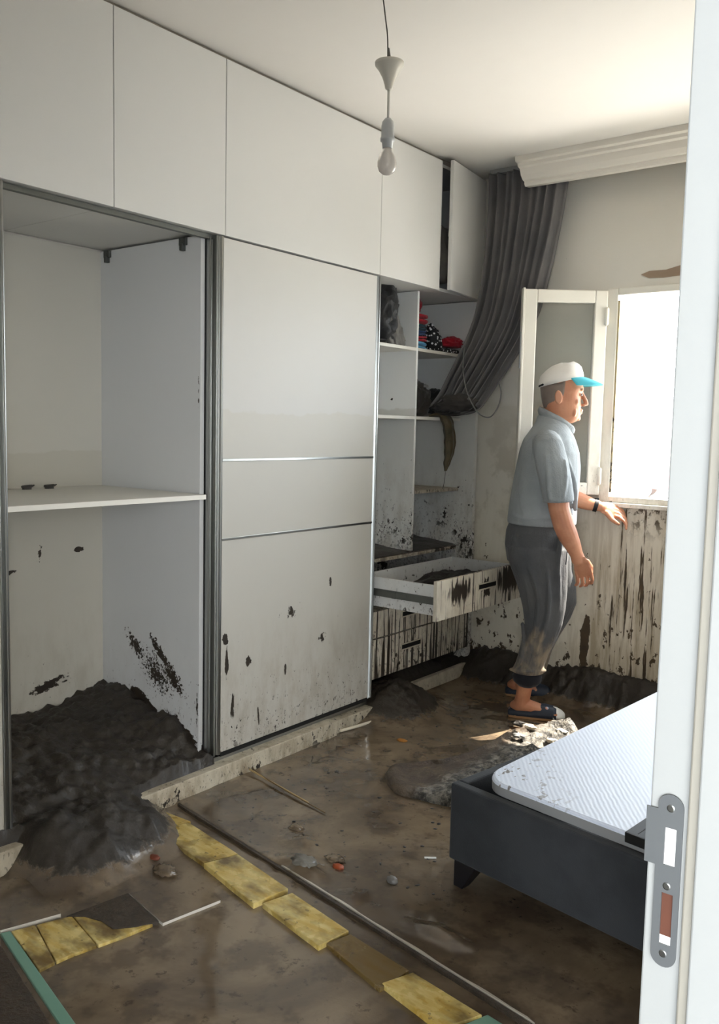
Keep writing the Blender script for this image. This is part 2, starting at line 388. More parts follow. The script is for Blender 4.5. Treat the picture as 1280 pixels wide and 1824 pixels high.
def skin_mat():
    n = NT('tanned_skin')
    col = n.mix(n.map(n.noise(12, 4), .35, .65), srgb('b57a5c'), srgb('c48b6b'))
    n.bump(n.noise(140, 3), .15, .002); n.b.inputs['Subsurface Weight'].default_value = .12
    n.b.inputs['Subsurface Radius'].default_value = (.01, .004, .002)
    return n.fin(col, .5, 0, .4)
M['skin'] = skin_mat()
M['hair'] = fabric('short_grey_hair', '6e6157', '80736a', .8)
M['bed'] = fabric('charcoal_bed_fabric', '313336', '3a3c3f', .92, (260, 260, 260), .4)
M['bedwood'] = plain('black_wooden_leg', '17161a', .4)
def lid_mat():
    n = NT('white_embossed_lid'); v = n.opos()
    w1 = n.t.nodes.new('ShaderNodeTexWave'); w1.wave_type = 'BANDS'; w1.bands_direction = 'DIAGONAL'; w1.inputs['Scale'].default_value = 34; w1.inputs['Distortion'].default_value = 2.0; w1.inputs['Detail'].default_value = 1
    n.t.links.new(v, w1.inputs['Vector'])
    n.bump(n.math('ADD', w1.outputs['Fac'], n.math('MULTIPLY', n.noise(90, 3, v=v), .6)), .14, .0025)
    sp = n.math('MULTIPLY', n.map(n.noise((40, 30, 30), 3, .6, v=v), .585, .62), n.map(n.math('ADD', n.math('MULTIPLY', n.dot(v, (1, 0, 0)), 1.0), n.math('MULTIPLY', n.dot(v, (0, 1, 0)), 1.0)), .22, .55, .85, 0))
    col = n.mix(sp, srgb('dfe7f6'), srgb('6b6156'))
    return n.fin(col, .45)
M['lid'] = lid_mat()
M['lidside'] = plain('grey_lid_edge', '8f8f8f', .5)
M['glass'] = None
g = NT('window_glass'); tr_ = g.t.nodes.new('ShaderNodeBsdfTransparent'); tr_.inputs[0].default_value = (.95, .96, .95, 1)
gl_ = g.t.nodes.new('ShaderNodeBsdfGlossy'); gl_.inputs['Roughness'].default_value = .02; gl_.inputs[0].default_value = (1, 1, 1, 1)
mx_ = g.t.nodes.new('ShaderNodeMixShader'); fr_ = g.t.nodes.new('ShaderNodeFresnel'); fr_.inputs[0].default_value = 1.5
g.t.links.new(fr_.outputs[0], mx_.inputs[0]); g.t.links.new(tr_.outputs[0], mx_.inputs[1]); g.t.links.new(gl_.outputs[0], mx_.inputs[2]); g.t.links.new(mx_.outputs[0], g.out.inputs[0])
M['glass'] = g.m
g = NT('frosted_bulb_glass'); g.b.inputs['Transmission Weight'].default_value = .35
M['bulb'] = g.fin(srgb('d9d3cc'), .25)
M['plastic'] = plain('white_lamp_plastic', 'c9c5bb', .35)
M['socket'] = plain('pale_grey_socket', 'aeb0b0', .4)
M['wire'] = plain('dark_wire', '4a4742', .6)
M['navy'] = plain('navy_slipper_foam', '232c3c', .6)
M['tan'] = plain('tan_slipper_sole', 'b98e63', .7)
M['toe'] = plain('white_slipper_toe', 'e9e7e2', .4)
M['hazed'] = plain('hazed_tyre', '8f8b86', .8)  # tyres and car windows lightened to imitate outdoor haze
M['outw'] = plain('sunlit_street_render', 'e4e0d8', .9)
M['road'] = plain('pale_dusty_street', 'd8d2c6', .9, var=.05)

# ------------------------------------------------------------------ STRUCTURE
H, YB, XR, XL = 2.757, 3.92, 2.19, -.67
struct('floor', B(XL-.1, 6.8, -5.0, YB+.12, -.12, -.012), M['dkboard'])
struct('ceiling', B(XL-.1, 6.8, -5.0, YB+.12, H, H+.1), M['ceil'])
struct('wall_left', B(XL-.1, XL, -1.1, YB+.12, -.012, H), M['wall'])
struct('wall_near', B(XL-.1, XR, -1.2, -1.1, -.012, H), M['wall'])
WX0, WX1, WZ0, WZ1 = .70, 1.95, 1.062, 2.118
bm = bmesh.new()
box(bm, XL, WX0, YB, YB+.12, -.012, H); box(bm, WX1, XR+.12, YB, YB+.12, -.012, H)
box(bm, WX0, WX1, YB, YB+.12, -.012, WZ0); box(bm, WX0, WX1, YB, YB+.12, WZ1, H)
struct('wall_back', bm, M['wallb'])
bm = bmesh.new()
box(bm, XR, XR+.12, .49, YB, -.012, H); box(bm, XR, XR+.12, -1.1, -.42, -.012, H); box(bm, XR, XR+.12, -.42, .49, 2.08, H)
struct('wall_right', bm, M['wall'])
struct('wall_hall', B(6.7, 6.8, -5.0, 1.6, -.012, H), M['wall'])
struct('wall_hall_end', B(XR+.12, 6.7, 1.5, 1.6, -.012, H), M['wall'])
struct('wall_hall_side', B(XR, XR+.12, -5.0, -1.2, -.012, H), M['wall'])

# door frame of the doorway we look through (door swings into the room)
d1 = root('door_1', 'white laminate door frame post with grey steel strike plate, close on the right', 'door frame', (XR+.06, .475, 0)); d1['kind'] = 'structure'
obj('jamb', B(XR, XR+.125, .459, .49, -.01, 2.08), M['jamb'], d1, bev=.002)
obj('jamb', B(XR, XR+.125, -.42, -.39, -.01, 2.08), M['jamb'], d1, bev=.002)
obj('head', B(XR, XR+.125, -.39, .459, 2.05, 2.08), M['jamb'], d1, bev=.002)
obj('door_stop', B(XR+.046, XR+.125, .449, .459, -.01, 2.05), M['jamb'], d1, bev=.002)
obj('seal_strip', B(XR+.036, XR+.046, .4535, .459, -.01, 2.05), M['seal'], d1, bev=.002)
def strike():
    x0, x1, z0, z1 = XR+.0085, XR+.0320, .904, 1.071; r = (x1-x0)/2; cx = (x0+x1)/2
    bm = bmesh.new(); y = .4575
    # outline with tab, with two rectangular cut-outs built as a ring of strips
    top = [(cx+r*math.cos(a), z1-r+r*math.sin(a)) for a in [math.pi*i/12 for i in range(13)]]
    bot = [(cx+r*math.cos(a), z0+r+r*math.sin(a)) for a in [math.pi+math.pi*i/12 for i in range(13)]]
    def P(pts): prism(bm, pts, y-.0015, y, axis='y')
    hx0, hx1 = x0+.0075, x1-.0055
    a1, a0 = z1-.032, z1-.068; b1, b0 = z0+.072, z0+.022
    P(top); P([(x0, z1-r), (x0, a1), (x1, a1), (x1, z1-r)])
    P([(x0, a1), (x0, a0), (hx0, a0), (hx0, a1)]); P([(hx1, a1), (hx1, a0), (x1, a0), (x1, a1)])
    P([(x0, a0), (x0, b1), (x1, b1), (x1, a0)])
    P([(x0, b1), (x0, b0), (hx0, b0), (hx0, b1)]); P([(hx1, b1), (hx1, b0), (x1, b0), (x1, b1)])
    P([(x0, b0), (x0, z0+r), (x1, z0+r), (x1, b0)]); P(bot)
    P([(x0-.0105, z1-.070), (x0, z1-.070), (x0, z1-.016), (x0-.0105, z1-.016)])
    sp = obj('strike_plate', bm, M['steel'], d1)
    bm = bmesh.new()
    for zz in (z1-.013, z1-.088, z0+.013):
        R = [[Vector((cx+rr*math.cos(2*math.pi*i/16), yy, zz+rr*math.sin(2*math.pi*i/16))) for i in range(16)] for rr, yy in ((.0036, y-.0016), (.0036, y-.0019), (.0026, y-.0022))]
        loft(bm, R)
    obj('screw', bm, M['alu'], sp)
    obj('latch_hole', B(hx0, hx1, y+.0003, y+.0008, a0, a1), M['toe'], sp, label='pale latch opening')
    obj('bolt_hole', B(hx0, hx1, y+.0003, y+.0008, b0+.008, b1), M['wood_in'], sp, label='deadbolt opening showing raw orange wood')
    obj('bolt_hole_liner', B(hx0, hx1, y+.0003, y+.0008, b0, b0+.008), M['toe'], sp)
strike()

# window frame with opened casement
w1 = root('window_1', 'white plastic window frame, wide open and blown out by daylight', 'window', (1.32, YB, WZ0)); w1['kind'] = 'structure'
bm = bmesh.new(); fy0, fy1 = YB-.012, YB+.055
box(bm, WX0, WX0+.056, fy0, fy1, WZ0, WZ1); box(bm, WX1-.05, WX1, fy0, fy1, WZ0, WZ1)
box(bm, WX0+.056, WX1-.05, fy0, fy1, WZ1-.035, WZ1); box(bm, WX0+.056, WX1-.05, fy0, fy1, WZ0, WZ0+.03)
obj('window_frame', bm, M['pvc'], w1, bev=.004)
obj('rebate_dirt', B(WX0+.0555, WX0+.0650, fy0+.004, fy0+.045, WZ0+.05, WZ1-.06), panel('dirty_window_rebate', 'b9a983', .7, spots=2.2, zlo=.6, zhi=2.6, film=1, seed=33), w1)
obj('sill', B(WX0-.02, WX1+.02, YB-.03, YB+.18, WZ0-.022, WZ0), M['pvc'], w1, bev=.004)
# casement swung inwards about the left stile
def casement():
    hx, hy = .700, YB-.015; fxy = (.375, 3.655)
    L = math.hypot(hx-fxy[0], hy-fxy[1]); ang = math.atan2(fxy[1]-hy, fxy[0]-hx)
    T = Matrix.Translation((hx, hy, 0)) @ Matrix.Rotation(ang, 4, 'Z')
    z0, z1, s = 1.095, 2.107, .062
    bm = bmesh.new()
    box(bm, .0, s, -.022, .022, z0, z1, T); box(bm, L-s, L, -.022, .022, z0, z1, T)
    box(bm, s, L-s, -.022, .022, z1-s, z1, T); box(bm, s, L-s, -.022, .022, z0, z0+s, T)
    c = obj('casement', bm, M['pvc'], w1, bev=.005)
    obj('pane', B(s-.003, L-s+.003, -.004, .004, z0+s-.003, z1-s+.003, M=T), M['glass'], c)
    bm = bmesh.new(); box(bm, L-.002, L+.010, -.026, .026, z0-.006, z1+.006, T)
    obj('casement_lip', bm, M['pvc'], c, bev=.003)
    for zz in (1.19, 1.98):
        bm = bmesh.new(); tube(bm, [(hx+.012, hy-.022, zz-.035), (hx+.012, hy-.022, zz+.035)], .011, 12)
        obj('hinge', bm, M['pvc'], c, smooth=True)
    bm = bmesh.new(); box(bm, L+.010, L+.014, -.006, .006, 1.72, 1.90, T)
    obj('lock_strip', bm, M['alu'], c)
casement()
# plaster knocked off above the window
tag(obj('bare_plaster_patch', wob(prism(bmesh.new(), [(.86, 2.176), (.90, 2.190), (.98, 2.188), (1.06, 2.205), (1.3, 2.215), (1.34, 2.17), (1.1, 2.158), (.97, 2.152), (.90, 2.156)], YB-.004, YB+.001, axis='y'), .002, 30), M['raw']),
    'ragged brown strip of bare plaster in the wall above the window', 'wall damage')
# cornice (curtain pelmet)
def cornice():
    prof = [(3.765, 2.628), (3.735, 2.628), (3.728, 2.640), (3.728, 2.650), (3.716, 2.655), (3.700, 2.675), (3.690, 2.705), (3.676, 2.712), (3.672, 2.726), (3.656, 2.732), (3.652, H), (3.765, H)]
    bm = bmesh.new()
    A = [bm.verts.new((.300+(3.765-y)*-.22+.02, y, z)) for y, z in prof]; Bv = [bm.verts.new((XR, y, z)) for y, z in prof]
    n_ = len(prof)
    for i in range(n_): bm.faces.new((A[i], A[(i+1) % n_], Bv[(i+1) % n_], Bv[i]))
    bm.faces.new(A); bm.faces.new(Bv)
    struct('trim_1', bm, M['cornice'])
cornice()

# ------------------------------------------------------------------ MUD over the floor
def edge_y(x): return 1.735-.175*x
def mud_h(x, y):
    nz = noise.fractal(Vector((x*9, y*9, 0)), 1, 2, 4); big = noise.noise(Vector((x*2.1, y*2.1, 4)))
    e = smst(edge_y(x)-.006, edge_y(x)+.004, y)
    h = .0125+.0012*nz + e*(.0075+.0010*nz)
    rough = 0
    if x > -.05 or y > 2.9:
        p = .165*smst(3.73, 3.93, y+.04*big+.03*nz)*(.45+.55*smst(-.02, .22, x)); h += p; rough += p
    # in front of the lower drawers
    for cx, cy, sx, sy, a in ((.03, 3.10, .17, .16, .14), (.08, 3.26, .10, .12, .05), (-.14, 3.5, .10, .35, .14), (.05, 3.92, .15, .15, .06)):
        p = a*math.exp(-((x-cx)/sx)**2-((y-cy)/sy)**2); h += p; rough += p*.6
    # wardrobe compartment
    if x < .35 and y < 1.95:
        inn = interp([(-.66, .225), (-.45, .215), (-.2, .165), (0, .105), (.06, .085), (.16, .06), (.28, .02), (.36, 0)], x)
        inn *= interp([(0, .8), (1.3, 1), (1.7, 1.05), (1.9, 1.25)], y) if x < -.1 else 1
        k = 1
        if x > .0: k = smst(1.04, 1.16, y)*(1-smst(1.55, 1.70, y+.3*(x)))
        h += inn*k; rough += inn*k
    # heap on the boards in front of the compartment
    for cx, cy, sx, sy, a in ((.16, 1.38, .10, .10, .060), (.24, 1.27, .07, .08, .050), (.12, 1.20, .09, .07, .055), (.22, 1.46, .05, .05, .03)):
        p = a*math.exp(-((x-cx)/sx)**2-((y-cy)/sy)**2); h += p; rough += p*1.3
    # low ridges of silt near the rug, along the board edge and around the shoes
    for cx, cy, sx, sy, a in ((.72, 1.66, .10, .05, .018), (.93, 1.62, .05, .04, .010), (.60, 1.78, .07, .05, .010), (.85, 2.5, .3, .12, .01), (1.25, 1.63, .10, .03, .012)):
        p = a*math.exp(-((x-cx)/sx)**2-((y-cy)/sy)**2); h += p*(1+nz); rough += p*1.5
    k = min(rough, .09); h += k*(.16*noise.noise(Vector((x*6, y*6, 3)))*2+.11*(1-2*abs(noise.noise(Vector((x*11, y*11, 5)))))+.16*noise.fractal(Vector((x*30, y*30, 3)), .9, 2, 4))
    return h
def grid_mesh(x0, x1, y0, y1, st):
    bm = bmesh.new(); nx = int((x1-x0)/st); ny = int((y1-y0)/st)
    G = [[bm.verts.new((x0+(x1-x0)*i/nx, y0+(y1-y0)*j/ny, 0)) for j in range(ny+1)] for i in range(nx+1)]
    for r in G:
        for v in r: v.co.z = mud_h(v.co.x, v.co.y)
    for i in range(nx):
        for j in range(ny): bm.faces.new((G[i][j], G[i+1][j], G[i+1][j+1], G[i][j+1]))
    return bm
o = obj('mud_layer', grid_mesh(XL+.002, XR-.002, .15, YB-.002, .0095), M['mud'], smooth=True)
tag(o, 'wet brown flood mud covering the whole floor, piled up at the walls and in the cupboard', 'mud', kind='stuff')

def muddy_lumps(name, label, cat, c, r, n_, sz, mat, group=None, seed=0, flat=.6):
    bm = bmesh.new(); rnd = random.Random(seed)
    for k in range(n_):
        a = rnd.uniform(0, 6.28); d = math.sqrt(rnd.random()); x = c[0]+r[0]*d*math.cos(a); y = c[1]+r[1]*d*math.sin(a); s = sz*rnd.uniform(.5, 1.3)
        ellipsoid(bm, (x, y, mud_h(x, y)+s*.2), (s, s*rnd.uniform(.6, 1), s*flat), Matrix.Rotation(rnd.uniform(0, 3), 3, 'Z'), 2)
    wob(bm, sz*.5, 1.1/sz, seed); wob(bm, sz*.25, 3/sz, seed+1)
    return tag(obj(name, bm, mat, smooth=True), label, cat, group, 'stuff')
# ------------------------------------------------------------------ WARDROBE (left: open compartment + sliding doors)
wd = root('sliding_wardrobe', 'white fitted sliding wardrobe, its left compartment standing open and muddy', 'wardrobe', (-.3, 1.55, 0))
obj('side_panel', B(-.655, -.05, .13, .15, 0, 2.10), M['sidep'], wd, bev=.001)
obj('side_panel', B(-.655, -.05, DY, DY+.02, 0, 2.10), M['sidep'], wd, bev=.001, label='white side panel smeared with mud low down')
obj('back_panel', B(-.668, -.655, .13, 2.94, 0, 2.10), M['backp'], wd)
obj('shelf', B(-.655, -.012, .15, DY-.002, 1.124, 1.142), M['edge'], wd, bev=.001)
def clip(x, y):
    bm = bmesh.new(); box(bm, x-.008, x+.006, y-.016, y+.016, 1.142, 1.150); tube(bm, [(x, y-.02, 1.153), (x, y+.02, 1.155)], .005, 8)
    tube(bm, [(x+.004, y+.012, 1.150), (x+.012, y+.022, 1.158)], .003, 6)
    return bm
tag(obj('hinge_fitting', clip(-.60, 1.535), M['wire'], smooth=False), 'left one of two small metal fittings lying on the cupboard shelf', 'fitting', 'fittings on the cupboard shelf')
tag(obj('hinge_fitting', clip(-.59, 1.625), M['wire'], smooth=False), 'right one of two small metal fittings lying on the cupboard shelf', 'fitting', 'fittings on the cupboard shelf')
for (x, y) in ((-.60, DY-.006), (-.14, DY-.006)):
    bm = bmesh.new(); box(bm, x-.018, x+.018, y-.008, y+.005, 2.070, 2.098); box(bm, x-.008, x+.008, y-.014, y+.005, 2.05, 2.075)
    obj('bracket', bm, M['alud'], wd, bev=.002)
obj('plinth', B(-.045, .026, 2.668, 2.955, 0, .080), M['plinth'], wd, bev=.003, label='broken-off end of the bottom rail')
obj('plinth', wob(B(-.045, .040, .13, 2.660, 0, .088), .0, 1), M['plinth'], wd, bev=.003, label='mud-caked white bottom rail')
for xx in (-.040, -.018):
    obj('track', B(xx, xx+.004, .15, 2.95, .086, .104), M['alu'], wd)
obj('top_track', B(-.048, -.028, .15, 2.95, 2.088, 2.104), M['alud'], wd)
def profile(y0, y1, x0, x1, z0, z1, parent, name='edge_profile'):
    """fluted aluminium handle profile"""
    bm = bmesh.new(); n_ = 6; w_ = (y1-y0)
    pts = [(x0, y0), (x1-.004, y0), (x1, y0+w_*.10), (x1-.003, y0+w_*.22), (x1-.008, y0+w_*.30), (x1-.009, y0+w_*.50), (x1-.005, y0+w_*.60), (x1, y0+w_*.68), (x1+.001, y0+w_*.84), (x1-.001, y1), (x0, y1)]
    prism(bm, pts, z0, z1)
    return obj(name, bm, M['alu'], parent, bev=.0006)
# rear door (slid behind), front door, left door
rear = obj('sliding_door', B(-.047, -.030, 1.965, 2.93, .106, 2.096), M['lam'], wd)
profile(1.938, 1.966, -.050, -.024, .106, 2.096, rear)
obj('door_gap_shade', B(-.050, -.046, DY+.020, 1.938, .10, 2.09), M['black'], rear)  # black strip added to darken the gap beside the rear door
fd = obj('sliding_door', B(-.024, -.006, 1.985, 2.945, .122, 2.099), M['door'], wd, bev=.0008, label='white sliding door with two aluminium strips and mud spots')
profile(1.952, 1.986, -.026, -.002, .116, 2.101, fd)
profile(2.944, 2.972, -.026, -.002, .116, 2.101, fd)
for zz in (1.272, .966):
    obj('trim_strip', B(-.008, -.0025, 1.986, 2.944, zz-.006, zz+.004), M['alu'], fd, bev=.001)
obj('bottom_roller_rail', B(-.024, -.006, 1.99, 2.94, .104, .120), M['black'], fd)
ld = obj('sliding_door', B(-.024, -.006, .16, 1.078, .122, 2.099), M['door'], wd)
profile(1.076, 1.104, -.026, -.002, .116, 2.101, ld)

# ------------------------------------------------------------------ OVERHEAD CABINETS
def overhead(y0, y1, doors, label, open_last=0):
    r_ = root('overhead_cabinet', label, 'cabinet', (-.3, (y0+y1)/2, 2.106), 0, 'overhead cabinets above the wardrobe')
    bm = bmesh.new()
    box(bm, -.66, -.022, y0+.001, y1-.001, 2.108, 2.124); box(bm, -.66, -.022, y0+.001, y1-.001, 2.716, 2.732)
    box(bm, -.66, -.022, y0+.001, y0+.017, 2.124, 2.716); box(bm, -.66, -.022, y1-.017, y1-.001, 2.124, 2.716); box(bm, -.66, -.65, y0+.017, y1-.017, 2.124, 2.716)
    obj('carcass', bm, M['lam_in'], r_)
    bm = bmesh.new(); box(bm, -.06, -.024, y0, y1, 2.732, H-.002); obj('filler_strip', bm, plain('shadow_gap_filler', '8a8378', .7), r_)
    for k, (a, b, ang) in enumerate(doors):
        T = Matrix.Translation((-.018, b, 0)) @ Matrix.Rotation(ang, 4, 'Z') @ Matrix.Translation((.018, -b, 0))
        obj('cabinet_door', B(-.018, 0, a+.0016, b-.0016, 2.106, 2.736, M=T), M['up'], r_, bev=.0012)
    return r_
overhead(.53, .995, [(.53, .995, 0)], 'white overhead cabinet at the far left, cut off by the photo edge, door shut')
overhead(.995, 1.4934, [(.995, 1.4934, 0)], 'narrow dim white overhead cabinet above the open cupboard, leftmost with a visible door seam')
overhead(1.4934, 1.990, [(1.4934, 1.990, 0)], 'narrow white overhead cabinet directly left of the wide one')
overhead(1.990, 2.957, [(1.990, 2.957, 0)], 'wide white overhead cabinet above the sliding door')
overhead(2.957, 3.893, [(2.957, 3.462, 0), (3.467, 3.893, math.radians(7.5))], 'white overhead cabinet over the open shelves, right door ajar')

# ------------------------------------------------------------------ SHELVING UNIT
su = root('shelving_unit', 'white open shelving unit at the window end, muddy below, with a pulled-out drawer', 'shelving unit', (-.3, 3.42, 0))
SX = -.10
obj('side_panel', B(-.655, -.05, 2.955, 2.973, .0, 2.104), M['shelfp'], su, bev=.001)
obj('side_panel', B(-.655, -.002, 3.868, 3.893, .0, 2.104), M['shelfp'], su, bev=.001, label='right side panel, stained with mud')
obj('back_panel', B(-.66, -.655, 2.955, 3.893, .0, 2.104), M['shelfp'], su)
obj('divider', B(-.655, SX, 3.418, 3.434, .775, 2.104), M['shelfp'], su, bev=.001)
for z0, a, b, m_ in ((1.820, 2.973, 3.418, 'edge'), (1.820, 3.434, 3.868, 'edge'), (1.472, 2.973, 3.418, 'edge'), (1.472, 3.434, 3.868, 'edge'), (1.087, 3.434, 3.868, 'edgem')):
    obj('shelf', B(-.655, SX+.001, a, b, z0-.016, z0), M[m_], su, bev=.001)
obj('shelf', B(-.655, SX, 2.973, 3.868, .745, .763), M['edgem'], su, bev=.001, label='bottom shelf caked in brown mud')
for a, b in ((2.975, 3.416), (3.436, 3.866)):
    bm = bmesh.new(); n_ = 22
    G = [[bm.verts.new((lerp(-.65, SX-.004, i/n_), lerp(a, b, j/n_), .768+.05*(1-i/n_)**.8*(1+.5*noise.noise(Vector((i*.3, j*.3, a))))+.012*noise.noise(Vector((i, j, 2))))) for j in range(n_+1)] for i in range(n_+1)]
    for i in range(n_):
        for j in range(n_): bm.faces.new((G[i][j], G[i+1][j], G[i+1][j+1], G[i][j+1]))
    tag(obj('silt_deposit', bm, M['mud'], smooth=True), 'brown silt on the bottom shelf, %s of the divider' % ('left' if a < 3 else 'right'), 'mud', 'silt on the bottom shelf', 'stuff')
obj('base_rail', wob(B(-.02, .010, 3.33, 3.89, .045, .114), .005, 18), M['plinth'], su, bev=.004, label='loose white base rail caked in mud')
# fixed lower drawers
def handle_slot(x, yc, zc, w_, h_, parent):
    bm = bmesh.new(); box(bm, x-.001, x+.0015, yc-w_/2, yc+w_/2, zc-h_/2, zc+h_/2); obj('handle_recess_shade', bm, M['black'], parent)  # black box on the surface stands for shade inside the slot
    bm = bmesh.new(); t = .006
    box(bm, x, x+.004, yc-w_/2-t, yc+w_/2+t, zc+h_/2, zc+h_/2+t); box(bm, x, x+.004, yc-w_/2-t, yc+w_/2+t, zc-h_/2-t, zc-h_/2)
    box(bm, x, x+.004, yc-w_/2-t, yc-w_/2, zc-h_/2, zc+h_/2); box(bm, x, x+.004, yc+w_/2, yc+w_/2+t, zc-h_/2, zc+h_/2)
    obj('handle_rim', bm, M['plinth'], parent, bev=.001)
for z0, z1 in ((.400, .530), (.20, .393)):
    d_ = obj('drawer', B(-.60, -.003, 2.978, 3.863, z0, z1), M['drawer'], su, bev=.0015, label='closed lower drawer, its front streaked with mud')
    handle_slot(-.003, 3.30, (z0+z1)/2+.02, .17, .022, d_)
# pulled out drawer
dr = obj('drawer', B(.350, .368, 2.945, 3.858, .545, .728), M['drawer'], su, bev=.0015, label='pulled-out drawer, its front running with brown mud')
handle_slot(.368, 3.40, .655, .17, .022, dr)
bm = bmesh.new()
box(bm, -.10, .350, 2.990, 3.004, .560, .700); box(bm, -.10, .350, 3.830, 3.844, .560, .700); box(bm, -.112, -.10, 2.990, 3.844, .560, .700); box(bm, -.10, .350, 3.004, 3.830, .566, .574)
obj('drawer_box', bm, M['drawer_in'], dr, bev=.001)
for yy in (2.980, 3.844):
    bm = bmesh.new(); box(bm, -.30, .34, yy, yy+.010, .612, .646); box(bm, -.30, .18, yy-.004, yy, .618, .640); box(bm, .10, .12, yy-.006, yy, .612, .646)
    obj('runner', bm, M['alud'], dr, bev=.001)
bm = bmesh.new(); n_ = 24
G = [[bm.verts.new((lerp(-.098, .348, i/n_), lerp(3.006, 3.828, j/n_), .580+.055*smst(.2, .8, j/n_)+.02*noise.noise(Vector((i*.4, j*.4, 1)))+.01*noise.noise(Vector((i*1.3, j*1.3, 1))))) for j in range(n_+1)] for i in range(n_+1)]
for i in range(n_):
    for j in range(n_): bm.faces.new((G[i][j], G[i+1][j], G[i+1][j+1], G[i][j+1]))
tag(obj('silt_deposit', bm, M['lump'], smooth=True), 'dark wet silt lying inside the pulled-out drawer', 'mud', kind='stuff')
# ------------------------------------------------------------------ CLOTHES on the shelves
def folded(name, label, cat, x0, x1, y0, y1, z0, z1, mat, group=None, seed=0, layers=2):
    bm = bmesh.new(); h = (z1-z0)/layers
    for k in range(layers):
        n_ = 10; za = z0+k*h; cz = za+h/2
        rings = []
        for i in range(17):
            t = i/16; x = lerp(x0, x1, t); e = min(1, math.sqrt(max(0, 1-(abs(2*t-1))**6))+.02)
            rings.append([Vector((x, (y0+y1)/2+math.copysign(abs(math.cos(a))**.35, math.cos(a))*(y1-y0)/2*e, cz+math.copysign(abs(math.sin(a))**.7, math.sin(a))*h*.52*e)) for a in [2*math.pi*j/28 for j in range(28)]])
        loft(bm, rings)
    wob(bm, .007, 11, seed); wob(bm, .003, 40, seed)
    return tag(obj(name, bm, mat, smooth=True), label, cat, group)
def crumple(name, label, cat, c, r, mat, seed=0, group=None, tilt=0, amp=.35, sub=4, parent=None):
    bm = bmesh.new(); ellipsoid(bm, (0, 0, 0), (1, 1, 1), None, sub)
    for v in bm.verts:
        d = v.co.normalized(); q = d*1.6+Vector((seed*2.3, seed, 0))
        rr = 1+amp*(1-2*abs(noise.noise(q*1.3)))*.6+amp*.5*noise.noise(q*3.5)-amp*.3*abs(noise.noise(q*7))
        v.co = Vector((d.x*r[0], d.y*r[1], d.z*r[2]))*rr
    T = Matrix.Rotation(tilt, 4, 'X')
    zmin = min((T @ v.co).z for v in bm.verts)
    for v in bm.verts:
        p = T @ v.co; p.z = max(p.z, zmin*.55); v.co = p+Vector(c)
    return tag(obj(name, bm, mat, parent, smooth=True), label, cat, group) if parent is None else obj(name, bm, mat, parent, smooth=True)
S1, S2 = 1.820, 1.472
C_ = fabric
mblk = C_('black_leather_jacket', '1b1b1c', '2a2928', rough=.45, fold=12, b=.6); mgry = C_('grey_lined_garment', '55534f', '7d7a75', fold=10, b=.6)
crumple('jacket', 'shiny black jacket slumped at the top left of the open shelves', 'clothing', (-.20, 3.19, S1+.140), (.10, .10, .155), mblk, 1, tilt=math.radians(-8), amp=.5)
crumple('grey_garment', 'crumpled grey garment leaning beneath the black jacket', 'clothing', (-.135, 3.255, S1+.075), (.03, .055, .13), mgry, 4, tilt=math.radians(32), amp=.4)
mred = C_('red_cloth', 'a01e2c', 'b32636'); mdred = C_('dark_red_cloth', '8c1a26', '7a1822'); mlb = C_('light_blue_cloth', '5a9cc4', '6aa9ce'); mbl = C_('blue_grey_cloth', '2d4a73', '35568a'); mteal = C_('dark_teal_cloth', '27414c', '2f4d58')
gp = 'folded clothes piled beside the divider'
z = S1
for nm, lab, th, mt, dx in (('folded_shirt', 'light blue folded garment at the bottom of the shelf pile', .042, mlb, .155), ('folded_shirt', 'red folded garment above the light blue one in the pile', .030, mred, .14),
        ('folded_shirt', 'deep blue folded garment in the middle of the shelf pile', .026, mbl, .145), ('folded_shirt', 'dark teal folded garment above the deep blue one', .034, mteal, .14), ('folded_shirt', 'bright red folded garment near the top of the pile', .055, mred, .155)):
    folded(nm, lab, 'clothing', -.50, -.112, 3.436, 3.436+dx, z, z+th, mt, gp, seed=int(z*100)); z += th
crumple('knit_hat', 'dark red rolled-up knit on top of the clothes pile', 'clothing', (-.20, 3.495, z+.040), (.06, .055, .055), mdred, 7, amp=.2)
def floral():
    n = NT('black_white_floral_cloth'); v = n.vor(55); col = n.mix(n.map(v, .28, .36), srgb('d9d9dc'), srgb('121216')); return n.fin(col, .8)
mfl = floral()
crumple('floral_bundle', 'black cloth bundle with white flowers slumped beside the clothes pile', 'clothing', (-.18, 3.690, S1+.060), (.045, .042, .085), mfl, 9, tilt=math.radians(25), amp=.25)
crumple('red_garment', 'crumpled bright red garment at the right end of the upper shelf', 'clothing', (-.14, 3.815, S1+.058), (.05, .070, .030), mred, 12, amp=.45)
folded('patterned_cloth', 'flat black and white printed cloth under the red garment', 'clothing', -.2, -.104, 3.72, 3.86, S1+.001, S1+.024, mfl, seed=4, layers=1)
mdk = C_('soaked_dark_cloth', '25221f', '3a342e', rough=.55, fold=9, b=.7)
crumple('dark_bag', 'sagging dark brown cloth bag on the shelf below the clothes', 'bag', (-.27, 3.56, S2+.085), (.14, .125, .115), mdk, 15, amp=.28)
crumple('black_garment', 'black garment on the shelf, stuffed against the curtain end', 'clothing', (-.17, 3.70, S2+.070), (.06, .085, .07), C_('black_cloth', '131314', '201f20', fold=10, b=.5), 18, amp=.5)
crumple('white_label_cloth', 'small pale rag lying on the dark bag', 'clothing', (-.19, 3.60, S2+.165), (.028, .055, .012), C_('pale_rag', '8f8f8c'), 21, amp=.3)
